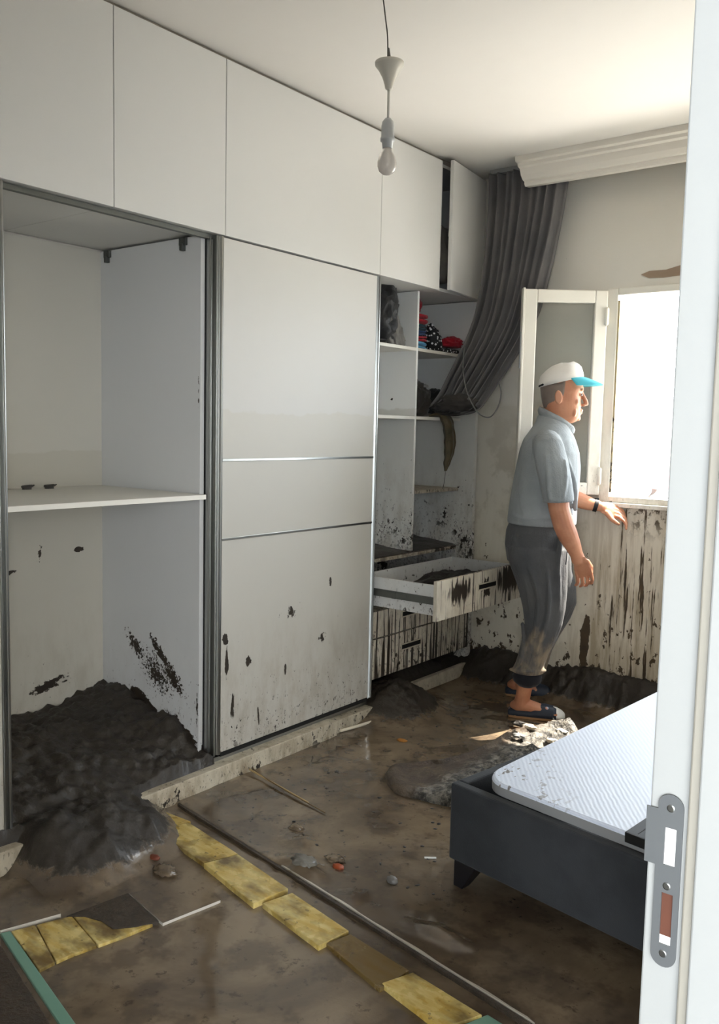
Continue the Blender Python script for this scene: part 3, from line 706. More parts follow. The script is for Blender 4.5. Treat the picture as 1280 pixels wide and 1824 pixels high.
# garment hanging over the shelf edge
def hanging():
    rows = [((-.14, 3.66, 1.480), .05, .010), ((-.088, 3.67, 1.488), .055, .014), ((-.070, 3.69, 1.455), .045, .020), ((-.066, 3.705, 1.40), .042, .022), ((-.066, 3.72, 1.34), .048, .020), ((-.068, 3.715, 1.28), .040, .016), ((-.070, 3.700, 1.23), .026, .012), ((-.072, 3.690, 1.185), .008, .006)]
    C = cat_curve([r[0] for r in rows], 34); bm = bmesh.new(); R = []
    for i, c in enumerate(C):
        s = i/33*(len(rows)-1); k = min(int(s), len(rows)-2); t = s-k; wy = lerp(rows[k][1], rows[k+1][1], t); wx = lerp(rows[k][2], rows[k+1][2], t)
        tv = i < 6
        R.append([c+Vector((0 if tv else math.sin(a)*wx*(1+.5*math.cos(3*a)), math.cos(a)*wy, math.sin(a)*wx if tv else 0)) for a in [2*math.pi*j/30 for j in range(30)]])
    loft(bm, R); wob(bm, .006, 25, 2)
    tag(obj('hanging_garment', bm, C_('muddy_olive_cloth', '2f2b1f', '5a4f38', rough=.5, fold=14, b=.7), smooth=True), 'wet olive-brown garment dangling over the shelf edge below the curtain end', 'clothing')
    tag(obj('drip_thread', tube(bmesh.new(), [(-.074, 3.690, 1.19), (-.080, 3.692, 1.13), (-.088, 3.69, 1.088)], .0012, 6), M['wire']), 'thin thread trailing from the dangling garment to the shelf beneath', 'thread')
hanging()
crumple('bedding_bundle', 'pale rumpled bedding glimpsed behind the ajar cabinet door', 'bedding', (-.22, 3.60, 2.124+.19), (.15, .20, .2), C_('pale_bedding', '8a857a', 'a8a296', fold=9), 25, amp=.25)

# ------------------------------------------------------------------ CURTAIN
def curtain():
    # rows: left edge, right edge (world), pleat depth
    rows = [((.075, 3.80, 2.735), (.510, 3.80, 2.735), .018), ((.085, 3.80, 2.62), (.497, 3.79, 2.60), .020), ((.085, 3.79, 2.42), (.470, 3.78, 2.40), .022), ((.085, 3.76, 2.20), (.430, 3.76, 2.17), .024),
            ((.080, 3.72, 2.03), (.395, 3.74, 2.00), .025), ((.055, 3.68, 1.89), (.350, 3.72, 1.87), .025), ((.010, 3.64, 1.76), (.270, 3.69, 1.72), .026), ((-.030, 3.61, 1.66), (.205, 3.66, 1.60), .026), ((-.065, 3.60, 1.58), (.150, 3.63, 1.515), .028), ((-.11, 3.60, 1.535), (.07, 3.60, 1.485), .02), ((-.16, 3.62, 1.54), (-.07, 3.62, 1.488), .012)]
    nv, nu = 70, 220; npl = 9
    L = cat_curve([r[0] for r in rows], nv); R_ = cat_curve([r[1] for r in rows], nv)
    bm = bmesh.new(); G = []; rnd = random.Random(3); ph = [rnd.uniform(-.25, .25) for _ in range(npl+2)]
    for i in range(nv):
        s = i/(nv-1)*(len(rows)-1); k = min(int(s), len(rows)-2); amp = lerp(rows[k][2], rows[k+1][2], s-k)
        row = []
        ax = (R_[i]-L[i]); dn = (L[min(i+1, nv-1)]+R_[min(i+1, nv-1)]-L[max(i-1, 0)]-R_[max(i-1, 0)]).normalized()
        nn = ax.cross(dn).normalized()
        if nn.y > 0: nn = -nn
        for j in range(nu):
            u = j/(nu-1); q = u*npl; pz = q*2*math.pi+ph[int(q)]*1.2+.5*math.sin(i*.06+u*4)
            wv = math.sin(pz); wv = math.copysign(abs(wv)**.7, wv)
            a = amp*1.25*(.8+.35*math.sin(int(q)*2.1+1))
            p = L[i].lerp(R_[i], u)+nn*(a*wv+.010*noise.noise(Vector((u*6, i*.07, 3))))+ax.normalized()*(a*.35*math.cos(pz*1+.6))
            row.append(bm.verts.new(p))
        G.append(row)
    for i in range(nv-1):
        for j in range(nu-1): 
            f = bm.faces.new((G[i][j], G[i][j+1], G[i+1][j+1], G[i+1][j])); f.material_index = 1 if i > nv*.86+4*noise.noise(Vector((j*.04, 0, 0))) else 0
    o = obj('curtain', bm, [M['curtain'], M['curtain_mud']], None, smooth=True)
    s = o.modifiers.new('thickness', 'SOLIDIFY'); s.thickness = .003
    tag(o, 'long dark grey pleated curtain pulled aside and tucked into the open shelves', 'curtain')
    # knotted wet end
    crumple('bundled_end', '', '', (.02, 3.62, 1.540), (.115, .055, .052), M['curtain_mud'], 31, parent=o, amp=.4, tilt=.2)
curtain()
def cord(pts, r, n_=60): return tube(bmesh.new(), cat_curve(pts, n_), r, 8)
obj('cord', cord([(.075, 3.60, 1.83), (.085, 3.575, 1.72), (.12, 3.565, 1.60), (.18, 3.57, 1.50), (.235, 3.60, 1.475), (.265, 3.63, 1.53), (.262, 3.66, 1.60), (.235, 3.68, 1.66)], .0035), C_('grey_cord', '6b6a68'), bpy.data.objects['curtain'], smooth=True, label='thin grey cord looping below the gathered curtain')
# curtain rail
struct('trim_2', B(.08, XR, 3.79, 3.81, 2.735, H), M['jamb'])

# ------------------------------------------------------------------ PENDANT LAMP
pl = root('pendant_lamp', 'bare white bulb in a pale socket hanging from the ceiling on a thin wire', 'lamp', (.735, 2.0, H))
px, py = .730, 2.0
obj('cord', cord([(px-.030, py, H), (px-.020, py, 2.70), (px-.010, py, 2.64), (px-.006, py, 2.56), (px, py, 2.50)], .0022), M['wire'], pl, smooth=True)
obj('wire_joint', cord([(px-.004, py-.002, 2.602), (px+.002, py-.004, 2.578), (px+.008, py-.004, 2.560), (px+.012, py-.004, 2.535)], .004, 20), M['wire'], pl, smooth=True)
obj('canopy', lathe(bmesh.new(), [(.002, .075), (.040, .082), (.046, .080), (.0455, .070), (.034, .056), (.022, .034), (.015, .014), (.012, 0), (.008, -.004), (.002, -.004)], (px, py, 2.480)), M['plastic'], pl, smooth=True)
obj('rod', tube(bmesh.new(), [(px, py, 2.480), (px, py, 2.385)], .0045, 10), M['plastic'], pl, smooth=True)
obj('socket', lathe(bmesh.new(), [(.001, .072), (.010, .070), (.018, .060), (.021, .045), (.021, .012), (.023, .010), (.023, .0), (.018, -.002), (.016, -.022), (.001, -.022)], (px, py, 2.318)), M['socket'], pl, smooth=True)
obj('bulb', lathe(bmesh.new(), [(.001, .036), (.014, .036), (.0165, .024), (.026, .008), (.0305, -.008), (.0305, -.022), (.025, -.037), (.014, -.046), (.001, -.049)], (px, py, 2.262)), M['bulb'], pl, smooth=True)

# ------------------------------------------------------------------ BED
def bed():
    a = math.radians(-9.2); c = Vector((1.12, 1.872, 0)); W, Lg = .80, 1.70
    r_ = root('storage_bed', 'low charcoal fabric storage bed with a white lid lying on it, near the doorway', 'bed', c, a)
    T = Matrix.Translation(c) @ Matrix.Rotation(a, 4, 'Z')
    z0, z1 = .105, .342; t = .035
    bm = bmesh.new()
    for q in ((0, W, 0, t), (0, W, Lg-t, Lg), (0, t, t, Lg-t), (W-t, W, t, Lg-t)): box(bm, *q, z0, z1, T)
    obj('bed_base', bm, M['bed'], r_, bev=.006)
    obj('base_board', B(t, W-t, t, Lg-t, z0+.01, z0+.03, M=T), M['bedwood'], r_)
    for (x, y, sx, sy) in ((.012, .012, 1, 1), (W-.012, .012, -1, 1), (.012, Lg-.012, 1, -1), (W-.012, Lg-.012, -1, -1)):
        bm = bmesh.new(); zb = .010
        R = [[Vector((x+sx*p*u, y+sy*p*v, zz)) for u, v in ((0, 0), (1, 0), (1, 1), (0, 1))] for zz, p in ((z0+.002, .085), (zb, .030))]
        R = [[T @ p for p in r] for r in R]; loft(bm, R); obj('leg', bm, M['bedwood'], r_, bev=.003)
    # white lid, rounded corners, tipped up a little at the far end
    lx0, lx1, ly0, ly1, rr = .085, .80, .035, 1.62, .085
    pts = []
    for cx, cy, a0 in ((lx1-rr, ly0+rr, -90), (lx1-rr, ly1-rr, 0), (lx0+rr, ly1-rr, 90), (lx0+rr, ly0+rr, 180)):
        for k in range(9): an = math.radians(a0+k*90/8); pts.append((cx+rr*math.cos(an), cy+rr*math.sin(an)))
    T2 = T @ Matrix.Translation((0, 0, .338)) @ Matrix.Rotation(math.radians(3.3), 4, 'X')
    bm = bmesh.new()
    R = []
    for zz, ins in ((0, .004), (.003, 0), (.030, 0), (.036, .002), (.040, .007)):
        R.append([Vector((p[0]+(-ins if p[0] > (lx0+lx1)/2 else ins), p[1]+(-ins if p[1] > (ly0+ly1)/2 else ins), zz)) for p in pts])
    loft(bm, R)
    for f in bm.faces: 
        f.material_index = 1 if all(v.co.z < .0301 for v in f.verts) else 0
    me = bpy.data.meshes.new('lid'); bmesh.ops.recalc_face_normals(bm, faces=bm.faces); bm.to_mesh(me); bm.free(); me.materials.append(M['lid']); me.materials.append(M['lidside'])
    o = bpy.data.objects.new('lid', me); COL.objects.link(o); o.parent = r_; o.matrix_parent_inverse = wm(r_).inverted(); o.matrix_basis = T2
    o['label'] = 'white embossed lid with a grey edge, lying askew'
    # black bracket handle on the lid front edge
    bm = bmesh.new()
    hx = .565; hy = ly0+.004
    def bar(x0, x1, y0, y1): box(bm, x0, x1, y0, y1, .040, .0435, T2)
    bar(hx, hx+.030, hy, hy+.165); bar(hx+.03, hx+.16, hy+.125, hy+.165); bar(hx+.03, hx+.16, hy, hy+.060)
    bar(hx+.13, hx+.16, hy+.06, hy+.125); box(bm, hx, hx+.16, hy-.010, hy-.004, .016, .0435, T2); box(bm, hx, hx+.16, hy-.006, hy+.004, .040, .0435, T2)
    obj('bracket_handle', bm, M['black'], r_, bev=.004)
    bm = bmesh.new(); R = [[T2 @ Vector((hx+.075+rr_*math.cos(q), hy+.012+rr_*math.sin(q), zz)) for q in [2*math.pi*i/14 for i in range(14)]] for rr_, zz in ((.009, .0435), (.009, .0455), (.006, .0465))]
    loft(bm, R); obj('rivet', bm, M['alu'], r_)
bed()

# ------------------------------------------------------------------ RUG and floor pieces
def rug():
    P = [(.475, 2.50), (.49, 2.42), (.545, 2.355), (.62, 2.315), (.72, 2.325), (.84, 2.35), (.93, 2.42), (1.00, 2.60), (1.02, 2.95), (.98, 3.25), (.86, 3.36), (.74, 3.34), (.66, 3.20), (.645, 2.95), (.64, 2.80), (.60, 2.66), (.53, 2.60)]
    C = Vector((.78, 2.72)); bm = bmesh.new(); n_ = len(P)*6; ring = []
    for i in range(n_):
        s = i/6; k = int(s) % len(P); t = s-int(s)
        p0, p1, p2, p3 = [Vector(P[(k+d) % len(P)]) for d in (-1, 0, 1, 2)]
        ring.append(.5*((2*p1)+(-p0+p2)*t+(2*p0-5*p1+4*p2-p3)*t*t+(-p0+3*p1-3*p2+p3)*t**3))
    lev = [i/34 for i in range(33)]+[.985, 1, 1.0]; V = []
    for li, l in enumerate(lev):
        r = []
        for p in ring:
            q = C.lerp(p, l); z = mud_h(q.x, q.y)
            left = smst(.62, .50, q.x)*.7
            h = .018+.020*smst(.80, .95, l)*(1-smst(.97, 1, l))
            h += (.030*smst(.68, .9, q.x)+.01*smst(2.9, 3.3, q.y))*abs(noise.noise(Vector((q.x*14, q.y*14, 2))))*2.4*(1-left)+.012*smst(.62, .8, q.x)*noise.noise(Vector((q.x*34, q.y*34, 2)))
            h *= (1-.55*smst(2.45, 2.55, q.y)*left)
            if li == len(lev)-1: h = -.005
            r.append(bm.verts.new((q.x, q.y, z+h)))
        V.append(r)
    for a, b in zip(V, V[1:]):
        for i in range(n_): bm.faces.new((a[i], a[(i+1) % n_], b[(i+1) % n_], b[i]))
    bmesh.ops.remove_doubles(bm, verts=bm.verts, dist=1e-5)
    tag(obj('rug', bm, M['rug'], smooth=True), 'rumpled mud-soaked rug lying on the floor left of the bed', 'rug')
rug()
def plank(name, label, pts, z0, z1, mat, group=None, cat='board', tilt=(0, 0), bev=.002, edge=None):
    bm = bmesh.new(); cx = sum(p[0] for p in pts)/len(pts); cy = sum(p[1] for p in pts)/len(pts)
    a = [bm.verts.new((x, y, z0)) for x, y in pts]; b = [bm.verts.new((x, y, z1+tilt[0]*(x-cx)+tilt[1]*(y-cy))) for x, y in pts]
    f = bm.faces.new(b); bm.faces.new(a)
    n_ = len(pts)
    for i in range(n_):
        q = bm.faces.new((a[i], a[(i+1) % n_], b[(i+1) % n_], b[i]))
        if edge is not None: q.material_index = 1
    if edge is not None:
        res = bmesh.ops.inset_region(bm, faces=[f], thickness=edge[1])
        for q in res['faces']: q.material_index = 1
    return tag(obj(name, bm, [mat]+([edge[0]] if edge else []), bev=bev), label, cat, group)
ye = [yellow('wet_yellow_board_%d' % i, d, i*3.3) for i, d in enumerate((.5, .35, .2, .2, 2.2, .1, .3, .5, .3))]
gy = 'wet yellow boards along the floor edge'
plank('floor_board', 'short yellow board at the top of the row, against the mud heap', [(.071, 1.569), (.041, 1.641), (.207, 1.65), (.169, 1.538)], -.004, .024, ye[0], gy)
plank('floor_board', 'yellow board second from the top of the row, brown-stained along its right side', [(.177, 1.522), (.215, 1.634), (.507, 1.585), (.468, 1.474)], -.004, .028, ye[1], gy)
plank('floor_board', 'pale yellow board third from the top of the row', [(.47, 1.471), (.51, 1.582), (.776, 1.529), (.756, 1.402)], -.004, .029, ye[2], gy)
plank('floor_board', 'yellow board just above the dark grey one in the row', [(.771, 1.423), (.798, 1.522), (1.051, 1.474), (1.033, 1.366)], -.004, .027, ye[3], gy)
plank('floor_board', 'dark grey-brown wet board in the row of yellow ones', [(1.039, 1.391), (1.061, 1.468), (1.278, 1.436), (1.263, 1.329)], -.004, .025, ye[4], gy)
plank('floor_board', 'yellow board nearest the bottom edge of the photo, below the dark one', [(1.257, 1.347), (1.292, 1.432), (1.511, 1.401), (1.461, 1.299)], -.004, .028, ye[5], gy)
plank('green_board', 'green board corner at the bottom of the yellow row', [(1.475, 1.310), (1.516, 1.418), (1.60, 1.405), (1.57, 1.300)], -.004, .022, M['green'])
gh = 'yellow boards beside the green strip'
plank('floor_board', 'leftmost yellow board, beside the green strip', [(.341, .892), (.364, .95), (.553, .888), (.552, .844)], -.004, .021, ye[6], gh)
plank('floor_board', 'middle yellow board of the three on the left', [(.366, .952), (.394, 1.026), (.402, 1.040), (.573, 1.000), (.557, .929), (.554, .891)], -.004, .021, ye[7], gh)
plank('floor_board', 'pointed yellow board partly covered by dark mud, left cluster', [(.404, 1.042), (.43, 1.09), (.54, 1.085), (.606, 1.160), (.590, 1.06), (.576, 1.003)], -.004, .021, ye[8], gh)
wl_ = (M['lamedge'], .006)
plank('laminate_piece', 'dark laminate piece with a white L-shaped edge, below the mud heap', [(.427, 1.218), (.625, 1.179), (.659, 1.364), (.494, 1.397)], -.004, .021, M['mud'], edge=(M['whedge'], .007), bev=0)
plank('laminate_piece', 'dark laminate piece with a pale edge at the left photo border', [(.096, 1.075), (.373, 1.024), (.321, .872), (.089, .901)], -.004, .024, M['mud'], edge=(M['whedge'], .006), bev=0)
plank('laminate_piece', 'mud-blackened laminate piece overlapping the pointed yellow board', [(.394, 1.028), (.425, 1.214), (.612, 1.176), (.585, 1.12), (.545, 1.072), (.49, 1.075), (.435, 1.060)], .0, .0235, M['dkboard'], bev=.001)
plank('green_strip', 'narrow green strip running to the bottom left corner', [(.325, .869), (.336, .892), (.93, .752), (.92, .722)], -.004, .020, M['green'], cat='strip')
plank('brown_board', 'reddish-brown board beside the green strip, bottom left corner', [(.20, .885), (.318, .858), (.93, .705), (.90, .60), (.15, .80)], -.004, .014, M['brboard'])
# edge of the laminate floor along the row
bm = bmesh.new(); n_ = 60; R = []
for i in range(n_+1):
    x = lerp(.06, 2.1, i/n_); y = edge_y(x)-.002; wv = .0015*noise.noise(Vector((x*8, 0, 0)))
    R.append([Vector((x, y-.008+wv, .0)), Vector((x, y-.008+wv, .0235)), Vector((x, y+.002, .0245)), Vector((x, y+.002, .0)) ])
loft(bm, R); tag(obj('floor_edge_strip', bm, M['dkboard']), 'dark straight edge of the remaining laminate floor behind the yellow boards', 'floor edge')
bm = bmesh.new(); R = []
for i in range(41):
    x = lerp(.66, 1.62, i/40); y = edge_y(x)+.004; w_ = .004+.016*max(0, noise.noise(Vector((x*7, 1, 0)))+.1)
    if i in (0, 40): w_ = .001
    R.append([Vector((x, y, .020)), Vector((x, y, .0268)), Vector((x, y+w_, .0262)), Vector((x, y+w_, .018))])
loft(bm, R); tag(obj('torn_underlay', bm, M['lamedge']), 'torn pale underlay showing along the dark laminate edge', 'underlay')

def stick(name, label, pts, r, mat, cat='stick', seg=8, rr=None):
    return tag(obj(name, tube(bmesh.new(), cat_curve(pts, 24), r, seg), mat, smooth=True), label, cat)
mw = plain('pale_plastic_strip', 'cfc4b0', .5); ms = plain('straw', 'b39a6b', .7)
stick('plastic_strip', 'bent off-white strip lying below the sliding door corner', [(.030, 2.70, .030), (.050, 2.78, .032), (.075, 2.90, .034), (.115, 2.99, .036), (.150, 3.04, .036)], .0075, mw, 'strip')
stick('straw_stalk', 'long pale stalk lying on the mud left of centre', [(.046, 2.10, .034), (.16, 2.078, .031), (.30, 2.05, .029), (.42, 2.026, .027)], .0035, ms)
stick('straw_stalk', 'thin dark twig crossing the long pale stalk', [(.046, 2.115, .036), (.12, 2.088, .034), (.30, 2.045, .030), (.52, 2.005, .026)], .0022, plain('dark_twig', '6b5638', .8))
def bits(name, label, cat, pts, s, mat, seed=0, flat=.35, amp=.5, group=None):
    for k, (x, y) in enumerate(pts):
        crumple(name, label[k] if isinstance(label, list) else label, cat, (x, y, mud_h(x, y)+s[k]*flat*.6), (s[k], s[k]*.7, s[k]*flat), mat, seed+k, amp=amp, sub=3, group=group)
mo = plain('orange_scrap', '96441f', .5); mor = plain('orange_leaf', 'a8702a', .6); mp = plain('clear_grey_plastic_film', 'a2a29e', .2)
bits('orange_scrap', 'small orange scrap in the mud at the centre of the floor', 'debris', [(.800, 1.735)], [.018], mo, 41)
bits('orange_stub', 'dull orange stub sticking out of the mud heap', 'debris', [(.325, 1.395)], [.018], plain('rusty_orange', '6b3522', .6), 43)
bits('dry_leaf', 'dry orange leaf in the mud between rug and wardrobe', 'debris', [(.30, 2.80)], [.022], mor, 45, .2)
bits('pebble', 'small grey stone on the wet floor left of the bed leg', 'stone', [(.985, 1.770)], [.018], plain('grey_stone', '6f6b66', .4), 47, .7, .2)
bits('plastic_scrap', 'crumpled grey plastic film at the floor edge behind the yellow boards', 'debris', [(.725, 1.655)], [.030], plain('muddy_film', '77736b', .35), 48, .22, 1.2)
tag(obj('paper_slip', B(-.004, .004, -.019, .019, 0, .003, M=Matrix.Translation((.990, 1.975, mud_h(.99, 1.975)+.001)) @ Matrix.Rotation(-.9, 4, 'Z')), M['toe']), 'tiny white slip of paper left of the bed corner', 'debris')
bits('mud_clod', ['small dark clod on the wet floor above the yellow boards', 'dark wet clod left of the orange scrap', 'black clod beside the orange stub in the heap'], 'debris', [(.52, 1.85), (.765, 1.765), (.40, 1.375)], [.022, .026, .034], M['mud'], 52, .28, .9)
rnd = random.Random(5); bm = bmesh.new()
for k in range(130):
    x = rnd.uniform(.15, 1.2); y = rnd.uniform(1.75, 3.3)
    if x > 1.05 and y > 1.85: continue
    s = rnd.uniform(.003, .010); ellipsoid(bm, (x, y, mud_h(x, y)), (s, s*rnd.uniform(.4, 1), s*.4), Matrix.Rotation(rnd.uniform(0, 3), 3, 'Z'), 1)
tag(obj('grit', bm, M['lump'], smooth=True), 'dark crumbs of grit scattered over the wet floor', 'debris', kind='stuff')
# rubbish by the slippers at the far end of the rug
rnd = random.Random(9)
lab = ['white crumpled wrapper at the toe of the near slipper', 'pale torn wrapper on the rug just below the near slipper', 'greyish wrapper scrap on the upper end of the rug', 'beige scrap against the left edge of the bed lid', 'small white scrap between slipper and bed lid', 'dark twisted scrap under the near slipper heel']
for k, (x, y, s, m_) in enumerate(((.78, 3.36, .028, M['toe']), (.70, 3.24, .024, mw), (.72, 3.10, .022, mp), (.86, 3.14, .022, mw), (.84, 3.28, .02, M['toe']), (.62, 3.30, .028, M['lump']))):
    crumple('wrapper', lab[k], 'debris', (x, y, mud_h(x, y)+.022+.02*(x>.65)), (s, s*.6, s*.35), m_, 60+k, amp=1.0, sub=3, group='rubbish by the slippers')

# ------------------------------------------------------------------ MAN
def man():
    ang = math.atan2(.43, .9)
    r_ = root('person', 'man in white cap, grey shirt and rolled grey trousers walking to the window', 'person', (.60, 3.56, 0), ang)
    def ell(z, f0, f1, l0, l1, n_=36, ex=1.0, dz=0):
        cx, cy, a, b = (f0+f1)/2, (l0+l1)/2, (f1-f0)/2, (l1-l0)/2
        return [Vector((cx+a*math.copysign(abs(math.cos(t))**ex, math.cos(t)), cy+b*math.copysign(abs(math.sin(t))**ex, math.sin(t)), z+dz*math.cos(t))) for t in [2*math.pi*i/n_ for i in range(n_)]]
    bm = bmesh.new()
    # head from profile rings: (z, front, back, halfwidth)
    prof = [(1.450, .090, .035, .030), (1.458, .108, .020, .042), (1.468, .120, .005, .048), (1.480, .126, -.012, .056), (1.493, .129, -.025, .061), (1.506, .127, -.034, .065), (1.520, .128, -.040, .068), (1.540, .128, -.046, .071), (1.560, .127, -.050, .073), (1.580, .126, -.054, .075), (1.597, .132, -.057, .0765), (1.610, .138, -.058, .077), (1.630, .134, -.058, .077), (1.650, .126, -.055, .075), (1.675, .108, -.044, .069), (1.700, .075, -.018, .050), (1.714, .040, .010, .015)]
    R = []
    for z, f, b, w_ in prof:
        cx = .035; r = []
        for i in range(40):
            t = 2*math.pi*i/40; c, s = math.cos(t), math.sin(t)
            ex = .78 if 1.47 < z < 1.62 else .95
            x = cx+((f-cx)*abs(c)**ex if c > 0 else -(cx-b)*abs(c)**.9); y = w_*math.copysign(abs(s)**.85, s)
            r.append(Vector((x, y, z)))
        R.append(r)
    loft(bm, R)
    E_ = lambda c, r, M_=None, sub=2: ellipsoid(bm, c, r, M_, sub)
    # nose, lips, chin, brows, cheeks
    tube(bm, [(.128, 0, 1.600), (.138, 0, 1.577), (.149, 0, 1.554), (.152, 0, 1.543)], [.007, .009, .011, .011], 10)
    E_((.140, .010, 1.537), (.011, .007, .008)); E_((.140, -.010, 1.537), (.011, .007, .008))
    E_((.129, 0, 1.512), (.011, .023, .0065)); E_((.127, 0, 1.499), (.011, .021, .0065)); E_((.117, 0, 1.474), (.013, .020, .014))
    for s in (-1, 1):
        E_((.128, s*.030, 1.606), (.010, .022, .007)); E_((.100, s*.042, 1.550), (.019, .017, .020)); E_((.098, s*.048, 1.502), (.012, .010, .022))
        E_((.122, s*.031, 1.583), (.008, .015, .007))
        # ear
        R = [[Vector((.022+p[0]*math.cos(t)-.006*0, s*(.072+k*.008), 1.568+p[1]*math.sin(t)-.004*math.cos(t))) for t in [2*math.pi*i/18 for i in range(18)]] for k, p in enumerate(((.014, .024), (.018, .032), (.016, .030)))]
        loft(bm, R)
    # neck
    loft(bm, [ell(1.36, -.085, .060, -.080, .080), ell(1.42, -.060, .075, -.062, .062), ell(1.47, -.042, .082, -.058, .058), ell(1.53, -.040, .070, -.058, .058)])
    # torso + hips + legs (under the clothes)
    loft(bm, [ell(.82, -.16, .07, -.15, .15), ell(.95, -.15, .09, -.14, .14), ell(1.1, -.14, .10, -.145, .145), ell(1.25, -.13, .11, -.17, .17), ell(1.36, -.11, .08, -.18, .18), ell(1.41, -.07, .05, -.10, .10)])
    tube(bm, [(-.02, -.085, .88), (.0, -.09, .70), (.0, -.09, .52), (-.05, -.085, .38), (-.075, -.075, .24), (-.083, -.068, .14), (-.092, -.065, .085)], [.085, .072, .056, .056, .044, .036, .037], 18)
    tube(bm, [(-.02, .085, .88), (.03, .105, .70), (.055, .135, .53), (.0, .17, .38), (-.05, .21, .24), (-.095, .25, .14), (-.10, .27, .085)], [.085, .072, .056, .056, .044, .036, .037], 18)
    for fx, l, in ((0, -.065), (-.03, .285)):   # feet
        tube(bm, [(fx-.115, l, .075), (fx-.06, l, .075), (fx+.02, l-.002, .062), (fx+.075, l-.005, .052)], [(.034, .034), (.036, .034), (.038, .024), (.040, .016)], 14)
    # arms: right (near the camera) hangs a little forward, left reaches towards the wall
    ra = [(-.015, -.175, 1.355), (.0, -.210, 1.30), (.028, -.225, 1.16), (.045, -.228, 1.06), (.068, -.226, .985), (.088, -.222, .94), (.112, -.220, .895), (.130, -.220, .855), (.142, -.220, .825)]
    tube(bm, ra, [.058, .056, .052, .048, .0475, .0465, .038, .030, (.024, .032)], 18)
    la = [(-.015, .175, 1.355), (.005, .215, 1.28), (.04, .225, 1.16), (.075, .22, 1.09), (.13, .21, 1.075), (.19, .20, 1.056), (.235, .20, 1.046), (.258, .20, 1.040)]
    tube(bm, la, [.058, .056, .050, .044, .042, .035, .028, (.032, .024)], 18)
    # right hand: back of the hand forward/outward, loose fist
    def hand(wrist, d, wdir, ndir, fl, curl, th):
        d, wdir, ndir = Vector(d).normalized(), Vector(wdir).normalized(), Vector(ndir).normalized(); wv = Vector(wrist)
        # palm: flattened block
        R = []
        for t, hw, ht in ((-.006, .027, .020), (.02, .034, .019), (.045, .040, .017), (.070, .042, .014), (.084, .040, .011)):
            c = wv+d*t
            R.append([c+wdir*hw*math.copysign(abs(math.cos(a))**.7, math.cos(a))+ndir*ht*math.copysign(abs(math.sin(a))**.8, math.sin(a)) for a in [2*math.pi*i/24 for i in range(24)]])
        loft(bm, R)
        for k, (off, ln) in enumerate(fl):
            b = wv+d*.078+wdir*off; dirn = d.copy(); pts = [b-d*.02, b]; q = b; tot = 0
            for j, sl in enumerate((.44, .32, .24)):
                tot += curl[j]; dj = (d*math.cos(tot)+(-ndir)*math.sin(tot)+wdir*off*2.2).normalized(); q = q+dj*ln*sl; pts.append(q)
            tube(bm, pts, [.0080, .0088, .0080, .0074, .0062], 10, up=wdir)
        a = wv+d*.018+wdir*th*.030; t1 = a+(wdir*th*.018+d*.030-ndir*.012); t2 = t1+(d*.026-ndir*.010-wdir*th*.002); t3 = t2+(d*.017-ndir*.008-wdir*th*.006)
        tube(bm, [a, t1, t2, t3], [.015, .012, .0105, .008], 10, up=ndir)
    hand((.145, -.220, .832), (.32, 0, -.95), (.86, -.42, .30), (.42, -.86, .12), [(-.034, .064), (-.0115, .078), (.0115, .080), (.034, .070)], (.30, .55, .45), 1)
    hand((.262, .200, 1.038), (.93, -.15, -.24), (.10, -.62, -.62), (.50, .30, .80), [(-.033, .066), (-.011, .078), (.0115, .080), (.034, .072)], (.35, .40, .30), 1)
    body = obj('body', bm, M['skin'], r_, smooth=True, local=True); remesh(body, .0032, 3)
    # eyes
    me_ = plain('dark_eyes', '2a1d18', .2)
    for s in (-1, 1):
        bm = bmesh.new(); ellipsoid(bm, (.1235, s*.031, 1.583), (.010, .011, .0075), None, 2); obj('eye', bm, me_, r_, smooth=True, local=True)
    # hair
    bm = bmesh.new(); R = []
    for z, b, w_ in ((1.520, -.044, .060), (1.545, -.053, .070), (1.58, -.060, .079), (1.612, -.064, .0805), (1.635, -.062, .079)):
        R.append([Vector((.035+((.035)*abs(math.cos(t))**.8 if math.cos(t) > 0 else -(.035-b)*abs(math.cos(t))**.9), w_*math.copysign(abs(math.sin(t))**.85, math.sin(t)), z+.055*max(0, math.cos(t)))) for t in [2*math.pi*i/36 for i in range(36)]])
    loft(bm, R); obj('hair', bm, M['hair'], r_, smooth=True, local=True)
    # shirt
    bm = bmesh.new()
    loft(bm, [ell(.965, -.196, .132, -.185, .185), ell(.99, -.196, .133, -.188, .188), ell(1.06, -.189, .132, -.183, .183), ell(1.15, -.178, .138, -.188, .188), ell(1.24, -.164, .141, -.198, .198), ell(1.31, -.152, .132, -.205, .205, ex=.9), ell(1.37, -.134, .112, -.190, .190, ex=.9), ell(1.415, -.104, .090, -.135, .135), ell(1.445, -.085, .082, -.095, .095), ell(1.470, -.068, .080, -.076, .076, dz=-.02)])
    tube(bm, [(-.025, -.150, 1.365), (-.015, -.205, 1.335), (.005, -.228, 1.26), (.025, -.234, 1.18), (.038, -.236, 1.12), (.040, -.236, 1.090)], [.062, .070, .074, .072, .070, .071], 24, ends=False)
    tube(bm, [(-.025, .150, 1.365), (-.010, .205, 1.33), (.015, .228, 1.26), (.045, .232, 1.18), (.062, .230, 1.12)], [.062, .070, .074, .070, .068], 24, ends=False)
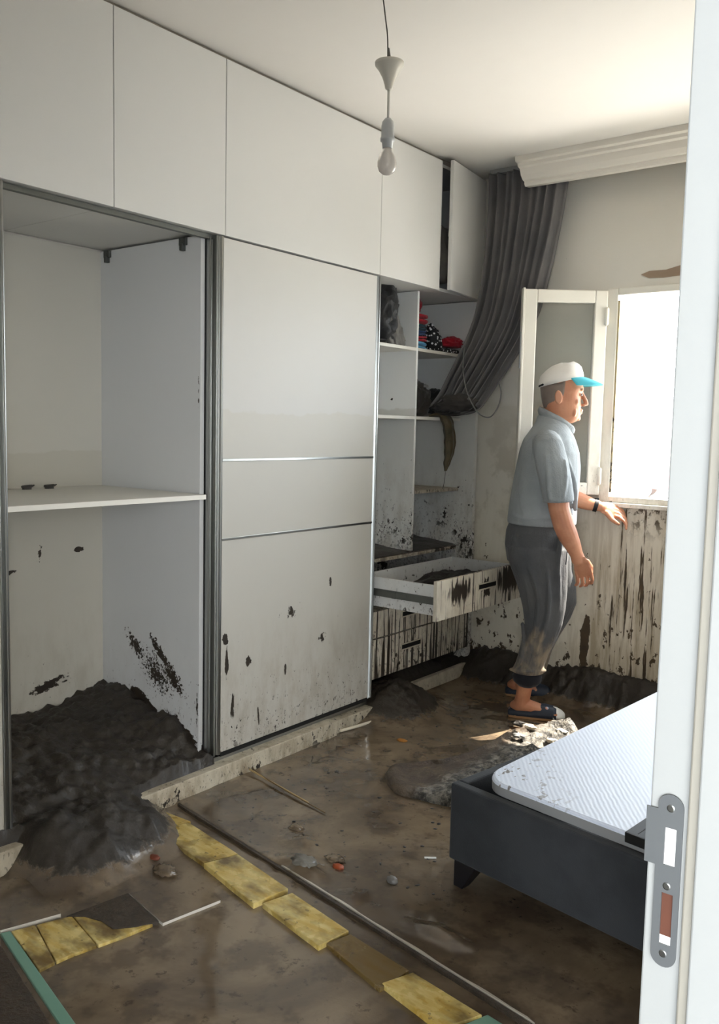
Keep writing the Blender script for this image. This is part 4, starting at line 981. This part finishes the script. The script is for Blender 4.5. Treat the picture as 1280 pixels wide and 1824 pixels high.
    # cloth folds raised on the back and side
    for pts, rr in (([(-.100, -.10, 1.33), (-.06, -.165, 1.22), (.0, -.182, 1.08)], .012), ([(-.145, -.07, 1.25), (-.135, -.115, 1.13), (-.11, -.155, 1.02)], .012), ([(.06, -.17, 1.30), (.11, -.14, 1.18), (.12, -.12, 1.05)], .012), ([(-.17, -.08, 1.02), (-.13, -.15, 1.00), (.0, -.185, 1.01), (.10, -.15, 1.03)], .010), ([(-.02, -.289, 1.30), (-.01, -.300, 1.20), (.0, -.298, 1.11)], .010), ([(.06, -.275, 1.28), (.07, -.29, 1.2), (.06, -.30, 1.12)], .009)):
        tube(bm, cat_curve(pts, 14), rr, 8)
    sh = obj('shirt', bm, M['shirt'], r_, smooth=True, local=True); remesh(sh, .006, 5)
    bm = bmesh.new(); R = []
    for h, k in ((0, 1.0), (.018, 1.06), (.034, .98), (.036, .93), (.018, .95), (0, .93)):
        R.append([Vector((.010+(.078*math.cos(t)+.014*max(0, math.cos(t)))*k, .074*math.sin(t)*k, 1.455+h-.036*math.cos(t)-.018*max(0, math.cos(t))**2)) for t in [2*math.pi*i/36 for i in range(36)]])
    R.append(R[0]); loft(bm, R, cap=False); obj('collar', bm, M['shirt'], r_, smooth=True, local=True)
    # trousers
    bm = bmesh.new()
    loft(bm, [ell(.78, -.19, .10, -.18, .18), ell(.86, -.204, .108, -.185, .185), ell(.93, -.200, .116, -.182, .182), ell(.985, -.180, .112, -.172, .172), ell(1.0, -.170, .105, -.165, .165)])
    nl = [(.86, -.195, .095, -.19, .0), (.78, -.176, .098, -.19, .0), (.72, -.152, .100, -.185, -.01), (.665, -.130, .102, -.18, -.015), (.57, -.104, .097, -.172, -.02), (.49, -.092, .085, -.165, -.02), (.42, -.100, .062, -.158, -.02), (.35, -.112, .030, -.150, -.015), (.29, -.128, .010, -.142, -.008), (.262, -.140, .006, -.140, -.002), (.245, -.140, .008, -.140, .0)]
    loft(bm, [ell(z, f0, f1, l0, l1) for z, f0, f1, l0, l1 in nl])
    fl_ = [(.86, -.15, .11, .0, .19), (.74, -.12, .125, .0, .20), (.65, -.07, .148, .02, .21), (.56, -.04, .155, .05, .225), (.48, -.045, .130, .07, .24), (.38, -.08, .08, .10, .26), (.30, -.105, .048, .13, .28), (.22, -.115, .030, .155, .295), (.17, -.11, .020, .17, .30)]
    loft(bm, [ell(z, f0, f1, l0, l1) for z, f0, f1, l0, l1 in fl_])
    for pts, rr in (([(-.16, -.13, .90), (-.08, -.175, .78), (-.03, -.178, .62), (-.04, -.165, .45)], .013), ([(.06, -.16, .92), (.055, -.172, .78), (.06, -.150, .60), (.04, -.13, .42)], .011), ([(-.02, -.18, .85), (.01, -.186, .72), (.015, -.174, .55), (-.03, -.152, .36)], .010), ([(-.10, -.15, .5), (-.09, -.155, .4), (-.11, -.14, .3)], .010), ([(-.15, -.09, .258), (-.07, -.150, .268), (.015, -.08, .262)], .009)):
        tube(bm, cat_curve(pts, 16), rr, 8)
    tr = obj('trousers', bm, M['trouser'], r_, smooth=True, local=True); remesh(tr, .006, 4)
    bm = bmesh.new(); loft(bm, [ell(.262, -.128, -.002, -.132, -.010), ell(.225, -.140, .000, -.135, -.004), ell(.200, -.134, -.004, -.13, -.008), ell(.182, -.118, -.020, -.12, -.02), ell(.19, -.100, -.040, -.10, -.04)])
    wob(bm, .006, 22, 3); obj('trouser_cuff', bm, M['lining'], r_, smooth=True, local=True, label='rolled dark inner side of the trouser leg')
    bm = bmesh.new(); box(bm, .045, .049, -.183, -.178, .80, .90, Matrix.Rotation(.05, 4, 'Y')); 
    obj('pocket_seam', bm, M['lining'], r_, local=True)
    # cap
    bm = bmesh.new(); R = []
    for k, (h, f, b, w_) in enumerate(((0, .136, -.072, .0875), (.020, .134, -.074, .088), (.045, .124, -.066, .084), (.066, .108, -.040, .072), (.082, .085, -.012, .052), (.090, .060, .018, .026), (.092, .045, .030, .006))):
        cx = .035; r = []
        for i in range(48):
            t = 2*math.pi*i/48; c = math.cos(t)
            x = cx+((f-cx)*c if c > 0 else (cx-b)*c); y = w_*math.sin(t)
            sl = .024*(x-cx)/.1*(1-k/7.0)
            r.append(Vector((x, y, 1.641+h+sl+(.012*max(0, c)**2 if 1 < k < 5 else 0)+.0015*math.cos(6*t)*(k > 0))))
        R.append(r)
    R.insert(0, [v*1 for v in R[0]])
    for v in R[0]: v.x = .035+(v.x-.035)*.95; v.y *= .95
    loft(bm, R); cp = obj('cap', bm, M['capw'], r_, smooth=True, local=True, label='white baseball cap')
    bm = bmesh.new(); top = []; n_ = 26; mth = 9
    for jj in range(mth):
        v_ = jj/(mth-1); row = []
        for i in range(n_):
            t = -1.25+2.5*i/(n_-1); ri = (.098, .084); ro = (.190, .088)
            a = lerp(ri[0], ro[0], v_); b = lerp(ri[1], ro[1], v_*.9)
            x = .036+a*math.cos(t)**.9; y = b*math.sin(t)
            z = 1.6655-.0345*v_**1.2 - .9*(y*y)*1.5 + .004
            row.append(bm.verts.new((x, y, z)))
        top.append(row)
    for a_, b_ in zip(top, top[1:]):
        for i in range(n_-1): bm.faces.new((a_[i], a_[i+1], b_[i+1], b_[i]))
    br = obj('cap_brim', bm, M['capb'], cp, smooth=True, local=True, label='turquoise brim'); s = br.modifiers.new('t', 'SOLIDIFY'); s.thickness = .005
    obj('cap_strap', tube(bmesh.new(), [(-.052, -.055, 1.628), (-.068, -.02, 1.622), (-.068, .02, 1.622), (-.052, .055, 1.628)], .005, 8), M['black'], cp, local=True)
    # watch on the left wrist
    bm = bmesh.new(); t = Vector((1, 0, -.24)).normalized(); c0 = Vector((.228, .20, 1.047)); b = Vector((0, 1, 0)); n2 = t.cross(b); R = []
    for dd, rr in ((-.010, .030), (-.009, .033), (.009, .032), (.010, .029)): R.append([c0+t*dd+b*(rr+.001)*math.cos(q)+n2*rr*math.sin(q) for q in [2*math.pi*i/28 for i in range(28)]])
    loft(bm, R); box(bm, .214, .242, .190, .212, 1.074, 1.084)
    obj('wristwatch', bm, M['black'], r_, smooth=False, local=True)
    # slippers
    def slipper(fx, l, zz):
        bm = bmesh.new()
        out = [(-.155, 0), (-.150, .026), (-.12, .036), (-.06, .036), (.0, .042), (.06, .046), (.095, .036), (.113, .012), (.113, -.012), (.098, -.034), (.06, -.044), (.0, -.040), (-.06, -.036), (-.12, -.036), (-.150, -.026)]
        prism(bm, [(fx+a, l+b_) for a, b_ in out], zz, zz+.018)
        s1 = obj('slipper', bm, M['tan'], r_, local=True, bev=.004, label='navy clog with a tan sole and white toe')
        bm = bmesh.new(); R = []
        for f, hw, h in ((-.155, .020, .030), (-.148, .032, .040), (-.10, .038, .038), (-.045, .040, .046), (-.025, .042, .074), (.02, .044, .078), (.06, .0455, .068), (.075, .044, .060)):
            R.append([Vector((fx+f, l+hw*math.copysign(abs(math.cos(t))**.7, math.cos(t)), zz+.014+(h if math.sin(t) > 0 else .004)*math.copysign(abs(math.sin(t))**.8, math.sin(t))*.75)) for t in [2*math.pi*i/28 for i in range(28)]])
        loft(bm, R); obj('upper', bm, slip, s1, smooth=True, local=True)
        bm = bmesh.new(); R = []
        for f, hw, h in ((.060, .046, .067), (.080, .043, .058), (.100, .034, .045), (.112, .020, .032), (.117, .006, .02)):
            R.append([Vector((fx+f, l+hw*math.cos(t), zz+.014+(h if math.sin(t) > 0 else .004)*math.sin(t)*.77)) for t in [2*math.pi*i/28 for i in range(28)]])
        loft(bm, R); obj('toe_cap', bm, M['toe'], s1, smooth=True, local=True, label='white toe cap')
    n = NT('navy_slipper_upper'); v = n.vor(22); 
    slip = n.fin(n.mix(n.map(v, .14, .20), n.mix(n.map(n.noise(18, 1), .45, .55), srgb('c98a72'), srgb('b9c4d4')), srgb('202a3a')), .5)
    slipper(0, -.065, .020); slipper(-.03, .285, .020)
man()

# ------------------------------------------------------------------ OUTSIDE the window
struct('ground', B(-60, 40, YB+.14, 130, -.9, -.8), M['road'])
def car(x, y, s, body, rot, lab):
    r_ = root('parked_car', lab, 'car', (x, y, -.8), rot)
    T = Matrix.Translation((x, y, -.8)) @ Matrix.Rotation(rot, 4, 'Z')
    side = [(-2.0, .35), (-2.0, .75), (-1.75, .85), (-1.1, .92), (-.6, 1.38), (.55, 1.42), (1.15, .98), (1.85, .88), (2.05, .65), (2.05, .35)]
    bm = bmesh.new()
    R = [[T @ Vector((a*1.0, yy, b if b < .9 else lerp(.9, b, k))) for a, b in side] for yy, k in ((-.80, .9), (-.60, 1.0), (.60, 1.0), (.80, .9))]
    loft(bm, R); obj('body', bm, body, r_, bev=.03)
    for yy in (-.805, .80): obj('side_window', prism(bmesh.new(), [(-.95, .95), (-.55, 1.30), (.50, 1.33), (.98, .98)], yy, yy+.01, T, axis='y'), M['hazed'], r_)
    for a in (-1.25, 1.3):
        for yy in (-.82, .62):
            bm = bmesh.new(); R = [[T @ Vector((a+rr*math.cos(q), yy+h, .32+rr*math.sin(q))) for q in [2*math.pi*i/20 for i in range(20)]] for rr, h in ((.28, 0), (.32, .03), (.32, .17), (.28, .2))]
            loft(bm, R); obj('wheel', bm, M['hazed'], r_)
mc = plain('grey_car_paint', '9b9896', .3); mcr = plain('red_car_paint', 'b04a5c', .3)  # body colours paled for the haze over the street
car(-18.0, 68.0, 1, mc, .9, 'grey car parked farthest away in the glaring street')
car(-12.6, 46.0, 1, mcr, 2.6, 'red car parked in the middle of the bright street')
car(-7.4, 31.0, 1, plain('hazed_pink_car_paint', 'c08a8e', .4), .2, 'pinkish car nearest the window, low behind the sill')  # pale pink carries the street haze in its colour
struct('wall_street', B(-60, 40, 125, 126, -.8, 3.2), M['outw'])
